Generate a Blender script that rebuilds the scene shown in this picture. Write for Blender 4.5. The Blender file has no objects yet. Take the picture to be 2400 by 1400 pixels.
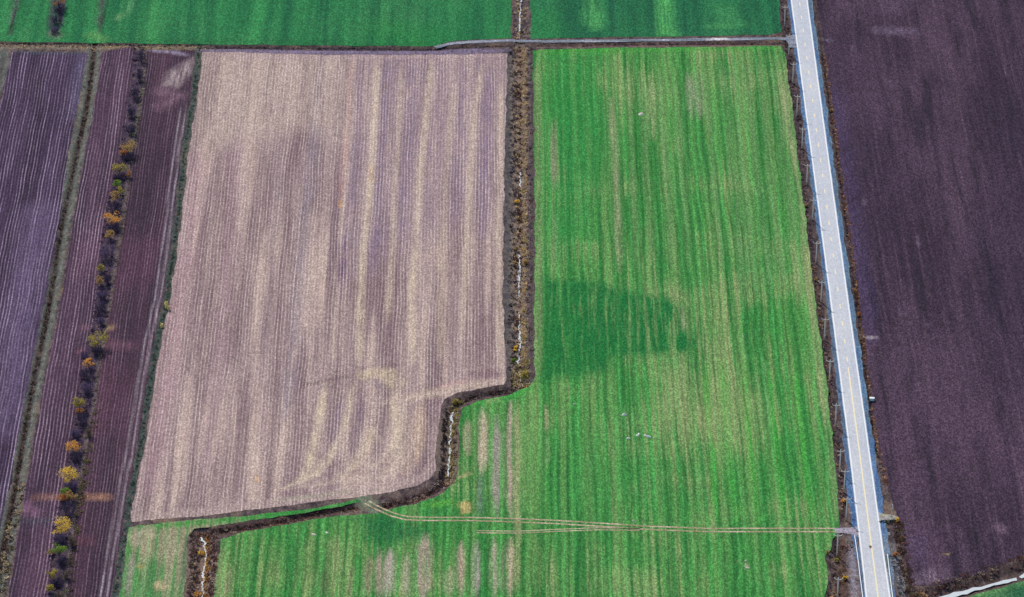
import bpy, math, random
import numpy as np
R_ = math.radians
random.seed(7); rng = np.random.default_rng(7)
sc = bpy.context.scene
col = sc.collection

# ------------------------------------------------------------------ camera
F_PX, CX, CY = 8140.0, 1200.0, 700.0          # focal length and centre in photograph pixels
DEP, YAW, CAMH = R_(35.0), 0.0010, 800.0
CAMP = np.array([0.0, -CAMH / math.tan(DEP), CAMH])
cam_d = bpy.data.cameras.new('camera'); cam = bpy.data.objects.new('camera', cam_d); col.objects.link(cam)
cam_d.sensor_width = 36.0; cam_d.sensor_fit = 'HORIZONTAL'; cam_d.lens = F_PX / 2400.0 * 36.0
cam_d.clip_start = 5.0; cam_d.clip_end = 30000.0
cam.location = CAMP; cam.rotation_euler = (math.pi / 2 - DEP, 0, -YAW)
sc.camera = cam

# ------------------------------------------------------------------ light
SUN_EL, SUN_AZ = R_(48.0), R_(-27.0)          # azimuth from +Y, negative = towards -X
w = bpy.data.worlds.new('World'); sc.world = w; w.use_nodes = True
nt = w.node_tree; bg = nt.nodes['Background']
sky = nt.nodes.new('ShaderNodeTexSky'); sky.sky_type = 'NISHITA'; sky.sun_disc = False
sky.sun_elevation = SUN_EL; sky.sun_rotation = SUN_AZ
nt.links.new(sky.outputs[0], bg.inputs[0]); bg.inputs[1].default_value = 0.14
sl = bpy.data.lights.new('sun', 'SUN'); sl.energy = 2.7; sl.angle = R_(1.2); sl.color = (1.0, 0.955, 0.89)
so = bpy.data.objects.new('sun', sl); col.objects.link(so)
so.rotation_euler = (-(math.pi / 2 - SUN_EL), 0, -SUN_AZ)
sc.view_settings.view_transform = 'Standard'; sc.view_settings.look = 'None'
sc.view_settings.exposure = 0.55; sc.view_settings.gamma = 1.0

# ------------------------------------------------------------------ helpers
KR, KG, KB = 1.40, 1.48, 1.67                    # light on flat ground at this exposure (albedo -> picture)
def lin(c):
    return [((v / 255) / 12.92 if v / 255 <= .04045 else ((v / 255 + .055) / 1.055) ** 2.4) for v in c]
def alb(c):
    l = lin(c); return (l[0] / KR, l[1] / KG, l[2] / KB, 1.0)

cf = np.array([math.sin(YAW) * math.cos(DEP), math.cos(YAW) * math.cos(DEP), -math.sin(DEP)])
cr = np.array([math.cos(YAW), -math.sin(YAW), 0.0]); cu = np.cross(cr, cf)
def P(px, py, z=0.0):
    d = cf * F_PX + cr * (px - CX) - cu * (py - CY)
    t = (z - CAMP[2]) / d[2]
    p = CAMP + d * t
    return np.array([p[0], p[1], z])
def P2(pts, z=0.0): return np.array([P(x, y, z)[:2] for x, y in pts])
def pxm(px, py, z=0.0):                        # picture pixels per metre across, at a ground point
    return F_PX / np.dot(P(px, py, z) - CAMP, cf)

def tag(o, label=None, cat=None, group=None, kind=None):
    if label: o['label'] = label
    if cat: o['category'] = cat
    if group: o['group'] = group
    if kind: o['kind'] = kind
    return o
def empty(name, loc, rz=0.0):
    o = bpy.data.objects.new(name, None); col.objects.link(o); o.location = loc; o.rotation_euler = (0, 0, rz)
    o.empty_display_size = 0.5
    return o

class MB:
    def __init__(s): s.v = []; s.f = []; s.m = []
    def add(s, vs, fs):
        b = len(s.v); s.v += [tuple(v) for v in vs]; s.f += [tuple(i + b for i in f) for f in fs]
    def box(s, c, d, rz=0.0):
        x, y, z = d[0] / 2, d[1] / 2, d[2] / 2; ca, sa = math.cos(rz), math.sin(rz)
        vs = []
        for a in (-x, x):
            for b in (-y, y):
                for k in (-z, z): vs.append((c[0] + a * ca - b * sa, c[1] + a * sa + b * ca, c[2] + k))
        s.add(vs, [(0, 1, 3, 2), (4, 6, 7, 5), (0, 4, 5, 1), (2, 3, 7, 6), (0, 2, 6, 4), (1, 5, 7, 3)])
    def tube(s, pts, rad, n=6, cap=True):
        pts = [np.array(p, float) for p in pts]; rings = []
        for i, p in enumerate(pts):
            t = pts[min(i + 1, len(pts) - 1)] - pts[max(i - 1, 0)]; t = t / (np.linalg.norm(t) + 1e-9)
            a = np.cross(t, (0, 0, 1)) if abs(t[2]) < .9 else np.cross(t, (0, 1, 0)); a /= np.linalg.norm(a); b = np.cross(t, a)
            r = rad[i] if hasattr(rad, '__len__') else rad
            rings.append([p + r * (math.cos(2 * math.pi * k / n) * a + math.sin(2 * math.pi * k / n) * b) for k in range(n)])
        vs = [q for r in rings for q in r]; fs = []
        for i in range(len(rings) - 1):
            for k in range(n):
                k2 = (k + 1) % n; fs.append((i * n + k, i * n + k2, (i + 1) * n + k2, (i + 1) * n + k))
        if cap: fs += [tuple(range(n))[::-1], tuple(range((len(rings) - 1) * n, len(rings) * n))]
        s.add(vs, fs)
    def prism(s, outline, thick, axis='y', c=(0, 0, 0)):   # outline in (x,z), extruded along y
        n = len(outline); vs = [(c[0] + x, c[1] - thick / 2, c[2] + z) for x, z in outline] + [(c[0] + x, c[1] + thick / 2, c[2] + z) for x, z in outline]
        fs = [tuple(range(n)), tuple(range(n, 2 * n))[::-1]] + [(i, i + n, (i + 1) % n + n, (i + 1) % n) for i in range(n)]
        s.add(vs, fs)
    def build(s, name, mat, parent=None, smooth=False):
        me = bpy.data.meshes.new(name); me.from_pydata(s.v, [], s.f); me.update()
        if smooth: me.polygons.foreach_set('use_smooth', [True] * len(me.polygons))
        for m in (mat if isinstance(mat, (list, tuple)) else [mat]): me.materials.append(m)
        o = bpy.data.objects.new(name, me); col.objects.link(o)
        if parent: o.parent = parent
        return o

# ------------------------------------------------------------------ materials
class NT:
    def __init__(s, name, rough=.9, spec=.15):
        s.mat = bpy.data.materials.new(name); s.mat.use_nodes = True; s.t = s.mat.node_tree
        s.bsdf = s.t.nodes['Principled BSDF']; s.bsdf.inputs['Roughness'].default_value = rough
        s.bsdf.inputs['Specular IOR Level'].default_value = spec
        s.tc = s.t.nodes.new('ShaderNodeTexCoord')
    def n(s, kind, **kw):
        nd = s.t.nodes.new(kind)
        for k, v in kw.items(): setattr(nd, k, v)
        return nd
    def put(s, sock, v):
        if hasattr(v, 'is_output') or isinstance(v, bpy.types.NodeSocket): s.t.links.new(v, sock)
        else: sock.default_value = v
    def coord(s, scale=(1, 1, 1), rot=0.0, loc=(0, 0, 0)):
        m1 = s.n('ShaderNodeMapping'); s.put(m1.inputs[0], s.tc.outputs['Object']); m1.inputs['Rotation'].default_value = (0, 0, rot)
        m = s.n('ShaderNodeMapping'); s.put(m.inputs[0], m1.outputs[0]); m.inputs['Scale'].default_value = scale; m.inputs['Location'].default_value = loc
        return m.outputs[0]
    def noise(s, scale=(1, 1, 1), rot=0.0, detail=2.0, rough=.55, loc=None, dist=0.0):
        if not hasattr(scale, '__len__'): scale = (scale,) * 3
        nd = s.n('ShaderNodeTexNoise'); loc = loc or (random.uniform(-50, 50), random.uniform(-50, 50), 0)
        s.put(nd.inputs['Vector'], s.coord(scale, rot, loc)); nd.inputs['Scale'].default_value = 1.0
        nd.inputs['Detail'].default_value = detail; nd.inputs['Roughness'].default_value = rough; nd.inputs['Distortion'].default_value = dist
        return nd.outputs[0]
    def math(s, op, a, b=0.0, c=0.0, clamp=False):
        nd = s.n('ShaderNodeMath', operation=op, use_clamp=clamp)
        s.put(nd.inputs[0], a); s.put(nd.inputs[1], b); s.put(nd.inputs[2], c); return nd.outputs[0]
    def step(s, v, a, b, lo=0.0, hi=1.0):
        nd = s.n('ShaderNodeMapRange', interpolation_type='SMOOTHSTEP'); s.put(nd.inputs[0], v)
        nd.inputs[1].default_value = a; nd.inputs[2].default_value = b; nd.inputs[3].default_value = lo; nd.inputs[4].default_value = hi
        return nd.outputs[0]
    def mix(s, f, a, b, mode='MIX'):
        nd = s.n('ShaderNodeMix', data_type='RGBA', blend_type=mode, clamp_factor=True)
        s.put(nd.inputs[0], f); s.put(nd.inputs[6], a); s.put(nd.inputs[7], b); return nd.outputs[2]
    def gain(s, colr, fac):                      # colour * scalar
        v = s.n('ShaderNodeVectorMath', operation='SCALE'); s.put(v.inputs[0], colr[:3] if isinstance(colr, tuple) else colr); s.put(v.inputs[3], fac); return v.outputs[0]
    def tint(s, base, brk=None):
        a = s.n('ShaderNodeAttribute', attribute_name='tint')
        f = a.outputs['Alpha']
        if brk is not None: f = s.math('MULTIPLY', f, s.step(brk, .28, .62, .25, 1.15), clamp=True)
        return s.mix(f, base, a.outputs['Color'])
    def out(s, c):
        s.put(s.bsdf.inputs['Base Color'], c); return s.mat
    def grain(s, c, amt=.9, scale=1.15, amt2=.5):
        # clods and leaf tufts about half a metre across, each its own tone
        v = s.n('ShaderNodeTexVoronoi', feature='F1'); s.put(v.inputs['Vector'], s.coord((2.5, 1.45, 1))); v.inputs['Scale'].default_value = 1.0
        sp = s.n('ShaderNodeSeparateColor'); s.put(sp.inputs[0], v.outputs['Color'])
        g = s.noise((scale * 1.9, scale * 1.1, 1), detail=1.0, rough=.7)
        g2 = s.noise((scale * .33, scale * .22, 1), detail=2.0, rough=.6)
        k = s.math('MULTIPLY_ADD', s.math('SUBTRACT', s.math('POWER', sp.outputs[0], 1.7), .37), amt * .95, 1.0)
        k = s.math('MULTIPLY_ADD', s.math('SUBTRACT', g, .5), amt * .5, k)
        k = s.math('MULTIPLY_ADD', s.math('SUBTRACT', g2, .5), amt2 * .22, k)
        return s.gain(c, s.math('MAXIMUM', k, .10))

def simple(name, c, var=.25, scale=1.5, rough=.8, spec=.2, metal=0.0):
    m = NT(name, rough, spec); m.bsdf.inputs['Metallic'].default_value = metal
    a = alb(c); g = m.noise(scale, detail=3)
    return m.out(m.gain(a, m.math('MULTIPLY_ADD', m.math('SUBTRACT', g, .5), var * 2, 1.0)))

def crop_mat(name, dark, mid, light, straw, straw_amt=.3, rot=0.0, w=2.2, grain=.8, rows=0.0, period=3.4):
    m = NT(name, .95, .06)
    s1 = m.noise((1 / w, .006, 1), rot, 3, .65); s2 = m.noise((1 / (w * 3.2), .005, 1), rot, 2); b = m.noise(.016, detail=3)
    c = m.mix(m.step(s1, .34, .66), alb(dark), alb(mid))
    c = m.mix(m.step(s2, .42, .74), c, alb(light))
    f = m.math('MULTIPLY', m.step(m.math('ADD', m.math('MULTIPLY', s1, .55), m.math('MULTIPLY', b, .7)), .60, .82), straw_amt)
    c = m.mix(f, c, alb(straw))
    if rows:
        sx = m.n('ShaderNodeSeparateXYZ'); m.put(sx.inputs[0], m.coord((1, 1, 1), rot))
        x = m.math('MULTIPLY_ADD', m.noise((.03, .012, 1), rot, 2), 9.0, sx.outputs[0])
        tri = m.math('ABSOLUTE', m.math('SUBTRACT', m.math('FRACT', m.math('DIVIDE', x, period)), .5))
        lane = m.noise((.22, .006, 1), rot, 2, .6)
        up = m.math('MULTIPLY', m.step(tri, .30, .05), m.step(lane, .38, .62)); dn = m.math('MULTIPLY', m.step(tri, .28, .48), m.step(lane, .62, .40))
        c = m.mix(m.math('MULTIPLY', up, rows), c, alb([min(255, v * 1.12 + 14) for v in mid])); c = m.mix(m.math('MULTIPLY', dn, rows), c, alb([v * .86 for v in dark]))
    c = m.tint(c, m.noise((1 / 1.6, .03, 1), rot, 3, .6))
    return m.out(m.grain(c, grain))

def row_mat(name, dark, dark2, line, period, rot, amt=.8, straw=None, grain=.75, warp=.5, width=.55, lo=.12):
    m = NT(name, .95, .06)
    crd = m.coord((1, 1, 1), rot); sx = m.n('ShaderNodeSeparateXYZ'); m.put(sx.inputs[0], crd)
    wv = m.noise((.05, .018, 1), rot, 2)
    x = m.math('MULTIPLY_ADD', wv, warp * 6, sx.outputs[0])
    ph = m.math('FRACT', m.math('DIVIDE', x, period))
    tri = m.math('ABSOLUTE', m.math('SUBTRACT', ph, .5))          # 0 at row centre
    ln = m.step(tri, width * .5, .03)
    lane = m.noise((1 / (period * 2.4), .010, 1), rot, 3, .7)       # some rows bolder than others
    brk = m.noise((.8, .03, 1), rot, 2, .6)
    ln = m.math('MULTIPLY', ln, m.math('MULTIPLY', m.step(lane, .34, .68, lo, 1.0), m.step(brk, .3, .62, .25, 1.0)))
    blot = m.noise((.11, .007, 1), rot, 3, .65)
    c = m.mix(m.step(blot, .35, .68), alb(dark), alb(dark2))
    if straw: c = m.mix(m.step(m.noise((.16, .008, 1), rot, 3, .6), .46, .70), c, alb(straw))
    c = m.tint(c, m.noise((1 / 1.2, .06, 1), rot, 3, .6))
    c = m.mix(m.math('MULTIPLY', ln, amt), c, alb(line))
    return m.out(m.grain(c, grain))

# ------------------------------------------------------------------ ground sheets with painted-in crop and soil patches
def seg_dist(X, Y, pts):
    d = np.full(X.shape, 1e9)
    for (ax, ay), (bx, by) in zip(pts[:-1], pts[1:]):
        dx, dy = bx - ax, by - ay; L = dx * dx + dy * dy + 1e-9
        t = np.clip(((X - ax) * dx + (Y - ay) * dy) / L, 0, 1)
        d = np.minimum(d, np.hypot(X - ax - t * dx, Y - ay - t * dy))
    return d
def inside(X, Y, poly):
    r = np.zeros(X.shape, bool); n = len(poly)
    for i in range(n):
        x1, y1 = poly[i]; x2, y2 = poly[(i + 1) % n]
        if y1 == y2: continue
        c = ((y1 > Y) != (y2 > Y)) & (X < (x2 - x1) * (Y - y1) / (y2 - y1) + x1)
        r ^= c
    return r
def paint(me, feats):
    n = len(me.vertices); co = np.empty(n * 3); me.vertices.foreach_get('co', co); co = co.reshape(-1, 3)
    X, Y = co[:, 0], co[:, 1]; rgb = np.zeros((n, 3)); A = np.zeros(n)
    for ft in feats:
        kind, pts, wd, c, st = ft[:5]; soft = ft[5] if len(ft) > 5 else 1.2
        W = P2(pts)
        if kind == 's':
            d = seg_dist(X, Y, W) - wd / 2
            e0, e1 = W[0], W[-1]; L_ = np.linalg.norm(e1 - e0)
            if L_ > 8 and wd < 12:
                tp = min(L_ * .22, 14.0); fade = np.clip(np.minimum(np.hypot(X - e0[0], Y - e0[1]), np.hypot(X - e1[0], Y - e1[1])) / tp, 0, 1)
                d = d + (1 - fade) * (wd * .3 + .3) * (1.0 if len(ft) < 7 else 0.0)
        else:
            d = seg_dist(X, Y, np.vstack([W, W[:1]])); d = np.where(inside(X, Y, W), -d, d)
        a = st * np.clip(.5 - d / (2 * soft), 0, 1)
        na = A + a * (1 - A) * 1.0
        ac = np.array(alb(c)[:3])
        tot = np.maximum(a + A * (1 - a), 1e-6)
        rgb = (rgb * (A * (1 - a))[:, None] + ac[None] * a[:, None]) / tot[:, None]
        A = tot * (tot > 2e-6)
    at = me.attributes.new('tint', 'FLOAT_COLOR', 'POINT')
    at.data.foreach_set('color', np.column_stack([rgb, A]).astype(np.float32).ravel())

def rough_edges(W, step=1.7, amp=.3):
    out = []; s_ = 0.0; ph = random.uniform(0, 6)
    for i in range(len(W)):
        a, b = W[i], W[(i + 1) % len(W)]; L = np.linalg.norm(b - a); n = max(1, int(L / step)); nrm = np.array([-(b - a)[1], (b - a)[0]]) / (L + 1e-9)
        for k in range(n):
            p = a + (b - a) * k / n
            if k: p = p + nrm * (amp * .8 * math.sin(ph + s_ * .21) + amp * .5 * math.sin(ph * 2 + s_ * .53) + rng.normal(0, amp * .45))
            s_ += L / n; out.append(p)
    return np.array(out)
def clip_cell(poly, x0, x1, y0, y1):
    def cl(p, ax, v, sgn):
        o = []
        for i in range(len(p)):
            a, b = p[i - 1], p[i]; ia, ib = sgn * (a[ax] - v) >= 0, sgn * (b[ax] - v) >= 0
            if ia != ib:
                t = (v - a[ax]) / (b[ax] - a[ax]); o.append(a + (b - a) * t)
            if ib: o.append(b)
        return o
    for ax, v, sg in ((0, x0, 1), (0, x1, -1), (1, y0, 1), (1, y1, -1)):
        poly = cl(poly, ax, v, sg)
        if len(poly) < 3: return []
    return poly
def sheet(name, pts, mat, z, cell=1.6, feats=(), amp=.28, world=False, kind='structure', thick=0.0):
    W = np.array(pts) if world else P2(pts)
    W = rough_edges(W, 1.7, amp) if amp else W
    x0, y0 = W.min(0); x1, y1 = W.max(0)
    nx, ny = max(1, int((x1 - x0) / cell) + 1), max(1, int((y1 - y0) / cell) + 1)
    gx = x0 - .013 + np.arange(nx + 1) * cell; gy = y0 - .017 + np.arange(ny + 1) * cell
    ex = set()                                       # cells crossed by the outline
    n = len(W)
    for i in range(n):
        a, b = W[i], W[(i + 1) % n]; k = max(2, int(np.linalg.norm(b - a) / (cell * .2)) + 2)
        for t in np.linspace(0, 1, k):
            p = a + (b - a) * t; ix, iy = int((p[0] - gx[0]) / cell), int((p[1] - gy[0]) / cell)
            ex.add((ix, iy))
    exx = set()
    for ix, iy in ex:
        for a in (-1, 0, 1):
            for b in (-1, 0, 1): exx.add((ix + a, iy + b))
    CXg, CYg = np.meshgrid(gx[:-1] + cell / 2, gy[:-1] + cell / 2, indexing='ij'); ins = inside(CXg, CYg, W)
    vid = {}; V = []; Fc = []
    def vert(x, y):
        k = (round(x, 3), round(y, 3))
        if k not in vid: vid[k] = len(V); V.append((x, y, z))
        return vid[k]
    rows = {}
    for ix in range(nx):
        # polygon clipped to the column once, then to each cell
        colp = None
        for iy in range(ny):
            if (ix, iy) in exx:
                if colp is None: colp = clip_cell([w_ for w_ in W], gx[ix], gx[ix + 1], y0 - 1, y1 + 1)
                if len(colp) < 3: continue
                c = clip_cell(colp, gx[ix], gx[ix + 1], gy[iy], gy[iy + 1])
                if len(c) >= 3:
                    ids = []
                    for p in c:
                        i_ = vert(p[0], p[1])
                        if i_ not in ids: ids.append(i_)
                    if len(ids) >= 3: Fc.append(ids)
            elif ins[ix, iy]:
                Fc.append([vert(gx[ix], gy[iy]), vert(gx[ix + 1], gy[iy]), vert(gx[ix + 1], gy[iy + 1]), vert(gx[ix], gy[iy + 1])])
    me = bpy.data.meshes.new(name); me.from_pydata(V, [], Fc); me.update()
    # all faces up
    import bmesh
    bm = bmesh.new(); bm.from_mesh(me)
    for f in bm.faces:
        if f.normal.z < 0: f.normal_flip()
    bm.to_mesh(me); bm.free()
    paint(me, feats); me.materials.append(mat)
    o = bpy.data.objects.new(name, me); col.objects.link(o)
    if kind: o['kind'] = kind
    return o
def band(center, widths, jitter=0.0):                # pixel polyline + picture widths -> polygon in pixels
    L = [(x - w_ / 2 + random.uniform(-jitter, jitter), y) for (x, y), w_ in zip(center, widths)]
    Rr = [(x + w_ / 2 + random.uniform(-jitter, jitter), y) for (x, y), w_ in zip(center, widths)]
    return L + Rr[::-1]
def wband(W, width):                                  # world polyline -> polygon of constant width
    W = np.array(W); L = []; Rr = []
    for i in range(len(W)):
        t = W[min(i + 1, len(W) - 1)] - W[max(i - 1, 0)]; t /= np.linalg.norm(t) + 1e-9; nn = np.array([-t[1], t[0]])
        wd = width[i] if hasattr(width, '__len__') else width
        L.append(W[i] + nn * wd / 2); Rr.append(W[i] - nn * wd / 2)
    return L + Rr[::-1]
def resample(W, step):
    W = np.array(W); d = np.r_[0, np.cumsum(np.linalg.norm(np.diff(W, axis=0), axis=1))]; t = np.arange(0, d[-1], step)
    return np.column_stack([np.interp(t, d, W[:, k]) for k in range(W.shape[1])])

# ------------------------------------------------------------------ lines of the place, as picture pixels on the ground
def ex(pts, top=-700, bot=1900):                      # extend along the field direction beyond the frame
    (x1, y1), (x2, y2) = pts[0], pts[-1]
    def vp(x, y, yy): return (1190 + (x - 1190) * (yy + 5000) / (y + 5000), yy)
    return [vp(x1, y1, top)] + list(pts) + [vp(x2, y2, bot)]
D1 = [(220, 112), (212, 190), (200, 270), (181, 350), (163, 440), (145, 525), (131, 610), (117, 700), (100, 790), (82, 875), (66, 960), (50, 1050), (37, 1137), (19, 1225), (4, 1310), (-14, 1400), (-34, 1500)]
A_R = [(205, 124), (192, 190), (178, 270), (161, 350), (138, 525), (106, 700), (71, 875), (37, 1050), (24, 1137), (2, 1225), (-22, 1310), (-48, 1400), (-75, 1500)]
B_L = [(240, 122), (230, 190), (217, 270), (201, 350), (171, 525), (144, 700), (108, 875), (77, 1050), (62, 1137), (47, 1225), (20, 1400), (4, 1500)]
HDG = [(328, 108), (325, 160), (316, 230), (306, 300), (292, 370), (276, 440), (264, 500), (252, 580), (243, 640), (238, 700), (226, 780), (208, 860), (196, 940), (188, 1000), (172, 1080), (160, 1160), (148, 1230), (136, 1310), (128, 1400), (115, 1500)]
PTH = [(342, 118), (337, 200), (325, 270), (308, 350), (300, 430), (291, 510), (276, 600), (265, 680), (250, 760), (233, 860), (222, 960), (206, 1020), (190, 1130), (172, 1240), (162, 1330), (155, 1400), (140, 1500)]
D2 = [(466, 118), (460, 180), (452, 240), (434, 350), (415, 525), (391, 700), (372, 787), (356, 875), (330, 1050), (311, 1137), (297, 1225), (283, 1312), (269, 1400), (252, 1500)]
D3 = [(1221, -700), (1221, -100), (1221, 95), (1221, 110), (1222, 300), (1222, 500), (1220, 700), (1221, 850), (1220, 905)]
D4 = [(1225, 912), (1180, 917), (1130, 924), (1085, 938), (1060, 957)]
D5 = [(1058, 958), (1052, 1000), (1050, 1050), (1048, 1100), (1042, 1130)]
D6 = [(1045, 1130), (1010, 1153), (960, 1172), (900, 1186)]
D6b = [(838, 1188), (760, 1200), (650, 1222), (550, 1240), (462, 1252)]
D7 = [(474, 1250), (474, 1320), (468, 1400), (462, 1500), (455, 1900)]
D8 = [(2120, 1440), (2200, 1396), (2280, 1374), (2340, 1358), (2400, 1338), (2600, 1275), (2900, 1180)]
DT1 = [(480, 111), (700, 113), (1000, 116), (1100, 109), (1195, 107)]
DT2 = [(1248, 106), (1450, 104), (1600, 103), (1750, 102), (1845, 101)]
DT0 = [(-200, 100), (0, 102), (200, 104), (350, 106), (480, 109)]
RL = [(1768, -700), (1793, -500), (1855, 0), (1901, 350), (1947, 700), (1991, 1050), (2020, 1300), (2031, 1400), (2053, 1600), (2087, 1900)]
RR = [(1798, -700), (1825, -500), (1891, 0), (1938, 350), (1986, 700), (2035, 1050), (2070, 1300), (2085, 1400), (2113, 1600), (2152, 1900)]
VL = [(1720, -700), (1750, -500), (1812, -100), (1828, 0), (1834, 78), (1841, 125), (1845, 175), (1859, 262), (1868, 350), (1879, 437), (1890, 525), (1899, 612), (1910, 700), (1922, 787), (1935, 875), (1944, 962), (1953, 1050), (1962, 1137), (1968, 1220), (1966, 1243), (1951, 1265), (1946, 1290), (1934, 1305), (1942, 1345), (1938, 1375), (1932, 1400), (1935, 1500), (1940, 1900)]
VR = [(1830, -700), (1856, -500), (1912, 0), (1934, 125), (1953, 262), (1966, 350), (1990, 525), (2014, 700), (2036, 875), (2060, 1050), (2080, 1137), (2100, 1200), (2112, 1250), (2121, 1300), (2128, 1345), (2140, 1374)]
R_BOT = [(2140, 1374), (2200, 1371), (2250, 1358), (2300, 1345), (2350, 1325), (2400, 1300), (2600, 1225), (3300, 960)]

# ------------------------------------------------------------------ ground with its ditches
m = NT('verge_ground', .95, .06)
n1 = m.noise((.35, .2, 1), detail=4, rough=.7); n2 = m.noise((.09, .05, 1), detail=3)
c = m.mix(m.step(n1, .35, .65), alb((62, 52, 60)), alb((112, 98, 96)))
c = m.mix(m.math('MULTIPLY', m.step(n2, .5, .72), .55), c, alb((140, 118, 98)))
c = m.tint(c, m.noise((.6, .4, 1), detail=3))
M_GROUND = m.out(m.grain(c, .8))

def axis(lo, hi, step, far):
    a = list(np.arange(lo, hi + .01, step)); e = step; x = hi; b = []
    while x < far: e *= 1.5; x += e; b.append(x)
    e = step; x = lo; cc = []
    while x > -far: e *= 1.5; x -= e; cc.append(x)
    return np.array(cc[::-1] + a + b)
gx = axis(-240, 260, 1.25, 9000); gy = axis(-215, 300, 1.6, 9000)
GX, GY = np.meshgrid(gx, gy, indexing='ij'); GZ = np.zeros_like(GX)
NW = np.sin(GX * .9 + 1.3 * np.sin(GY * .31)) * np.cos(GY * .7 + GX * .2) * .12
def dig(line, half, depth, flat=.35):
    global GZ
    d = seg_dist(GX, GY, P2(line)); t = np.clip((half - d) / (half * (1 - flat)), 0, 1); t = t * t * (3 - 2 * t)
    GZ = np.minimum(GZ, -depth * t + NW * (t > 0) * t)
dig(ex(D1), 1.5, .8); dig(ex(D2, -60), 1.0, .4); dig(D3[:3], 3.6, 1.2, .1); dig(D3[3:], 4.9, 1.35, .1)
dig(D4, 2.3, 1.1); dig(D5, 3.7, 1.5, .25); dig(D6, 2.4, 1.2); dig(D6b, 2.4, 1.2); dig(D7, 4.9, 1.5, .22); dig(D8, 5.5, 1.6, .3)
dig(DT1, 1.6, .7); dig(DT2, 1.6, .7); dig([(-200, 103), (480, 108)], 1.2, .4)
vlm = [((a + 8 if y < 1000 else a + 13), y) for a, y in VL if y < 1235]; dig(vlm, 1.9, .6)
vrm = [(a - 6, y) for a, y in VR if y < 1130]; dig(vrm, 1.4, .5)
dig([(x + 19, y) for x, y in VL if y > 1262], 3.2, 1.1); dig([(x - 14, y) for x, y in VR if y > 1240] + [(2122, 1420), (2140, 1500)], 2.0, .9)
nxg, nyg = GX.shape
V = np.column_stack([GX.ravel(), GY.ravel(), GZ.ravel()])
idx = np.arange(nxg * nyg).reshape(nxg, nyg)
Fq = np.column_stack([idx[:-1, :-1].ravel(), idx[1:, :-1].ravel(), idx[1:, 1:].ravel(), idx[:-1, 1:].ravel()])
me = bpy.data.meshes.new('ground'); me.from_pydata(V.tolist(), [], Fq.tolist()); me.update()
me.polygons.foreach_set('use_smooth', [True] * len(me.polygons))
GREYGREEN, DKBROWN = (112, 120, 118), (58, 45, 48)
feats = [
    ('s', ex(D1), 6.4, (112, 122, 116), .85), ('s', ex(D1), 3.0, (58, 46, 48), .95, .8),
    ('s', [(10, 112), (0, 160), (-20, 240)], 6, (110, 122, 118), .9), ('s', [(12, 112), (2, 160), (-12, 230)], 2.2, (55, 48, 50), .9),
    ('s', ex(D2, -60), 3.4, (64, 80, 76), .95),
    ('s', HDG, 9.5, (70, 57, 80), .9), ('s', PTH, 1.5, (122, 112, 108), .7, .8),
    ('s', [(-200, 107), (0, 108), (200, 110), (480, 112)], 4.5, (140, 128, 112), .8), ('s', [(-200, 101), (200, 103), (350, 105), (480, 107)], 2.2, (60, 50, 56), .9),
    ('s', [(470, 119), (700, 122), (1000, 122), (1190, 119)], 5.5, (128, 116, 146), .9), ('s', DT1, 2.6, (48, 42, 50), .95), ('s', DT2, 2.6, (60, 44, 46), .95),
    ('s', [(1250, 110), (1500, 108), (1845, 106)], 1.6, (120, 100, 98), .7),
    ('s', D3[3:], 10.5, (146, 128, 116), .85), ('s', [(x - 31, y) for x, y in D3[3:]], 2.2, (70, 78, 84), .9), ('s', [(x + 24, y) for x, y in D3[3:]], 3.2, (62, 55, 66), .85),
    ('s', D4, 5, (66, 56, 58), .9), ('s', D5, 9, (124, 110, 100), .8), ('s', D6, 6, (92, 74, 74), .9), ('s', D6b, 6, (86, 68, 66), .9),
    ('s', [(845, 1168), (868, 1184), (895, 1204)], 6.5, (112, 126, 108), .9), ('s', D7, 11, (136, 114, 106), .8),
    ('s', vlm, 4, (66, 54, 62), .8), ('s', vrm, 2.0, (52, 42, 52), .9), ('s', D8, 14, (84, 70, 70), .8),
    ('s', [(1968, 1256), (1975, 1300), (1972, 1400), (1972, 1500)], 5, (84, 66, 58), .8), ('s', [(1990, 1262), (1998, 1320), (2006, 1400), (2020, 1500)], 2.6, (150, 146, 164), .8),
    ('s', [(2092, 1270), (2106, 1340), (2118, 1400)], 3.0, (150, 152, 160), .6), ('s', [(2112, 1240), (2125, 1310), (2140, 1380)], 3.5, (88, 66, 62), .8),
]
paint(me, feats); me.materials.append(M_GROUND)
ground = bpy.data.objects.new('ground', me); col.objects.link(ground); ground['kind'] = 'structure'
def gz(x, y):
    i = int(np.clip(np.searchsorted(gx, x) - 1, 0, nxg - 2)); j = int(np.clip(np.searchsorted(gy, y) - 1, 0, nyg - 2))
    u = (x - gx[i]) / (gx[i + 1] - gx[i]); v = (y - gy[j]) / (gy[j + 1] - gy[j])
    return float((GZ[i, j] * (1 - u) + GZ[i + 1, j] * u) * (1 - v) + (GZ[i, j + 1] * (1 - u) + GZ[i + 1, j + 1] * u) * v)

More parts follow.
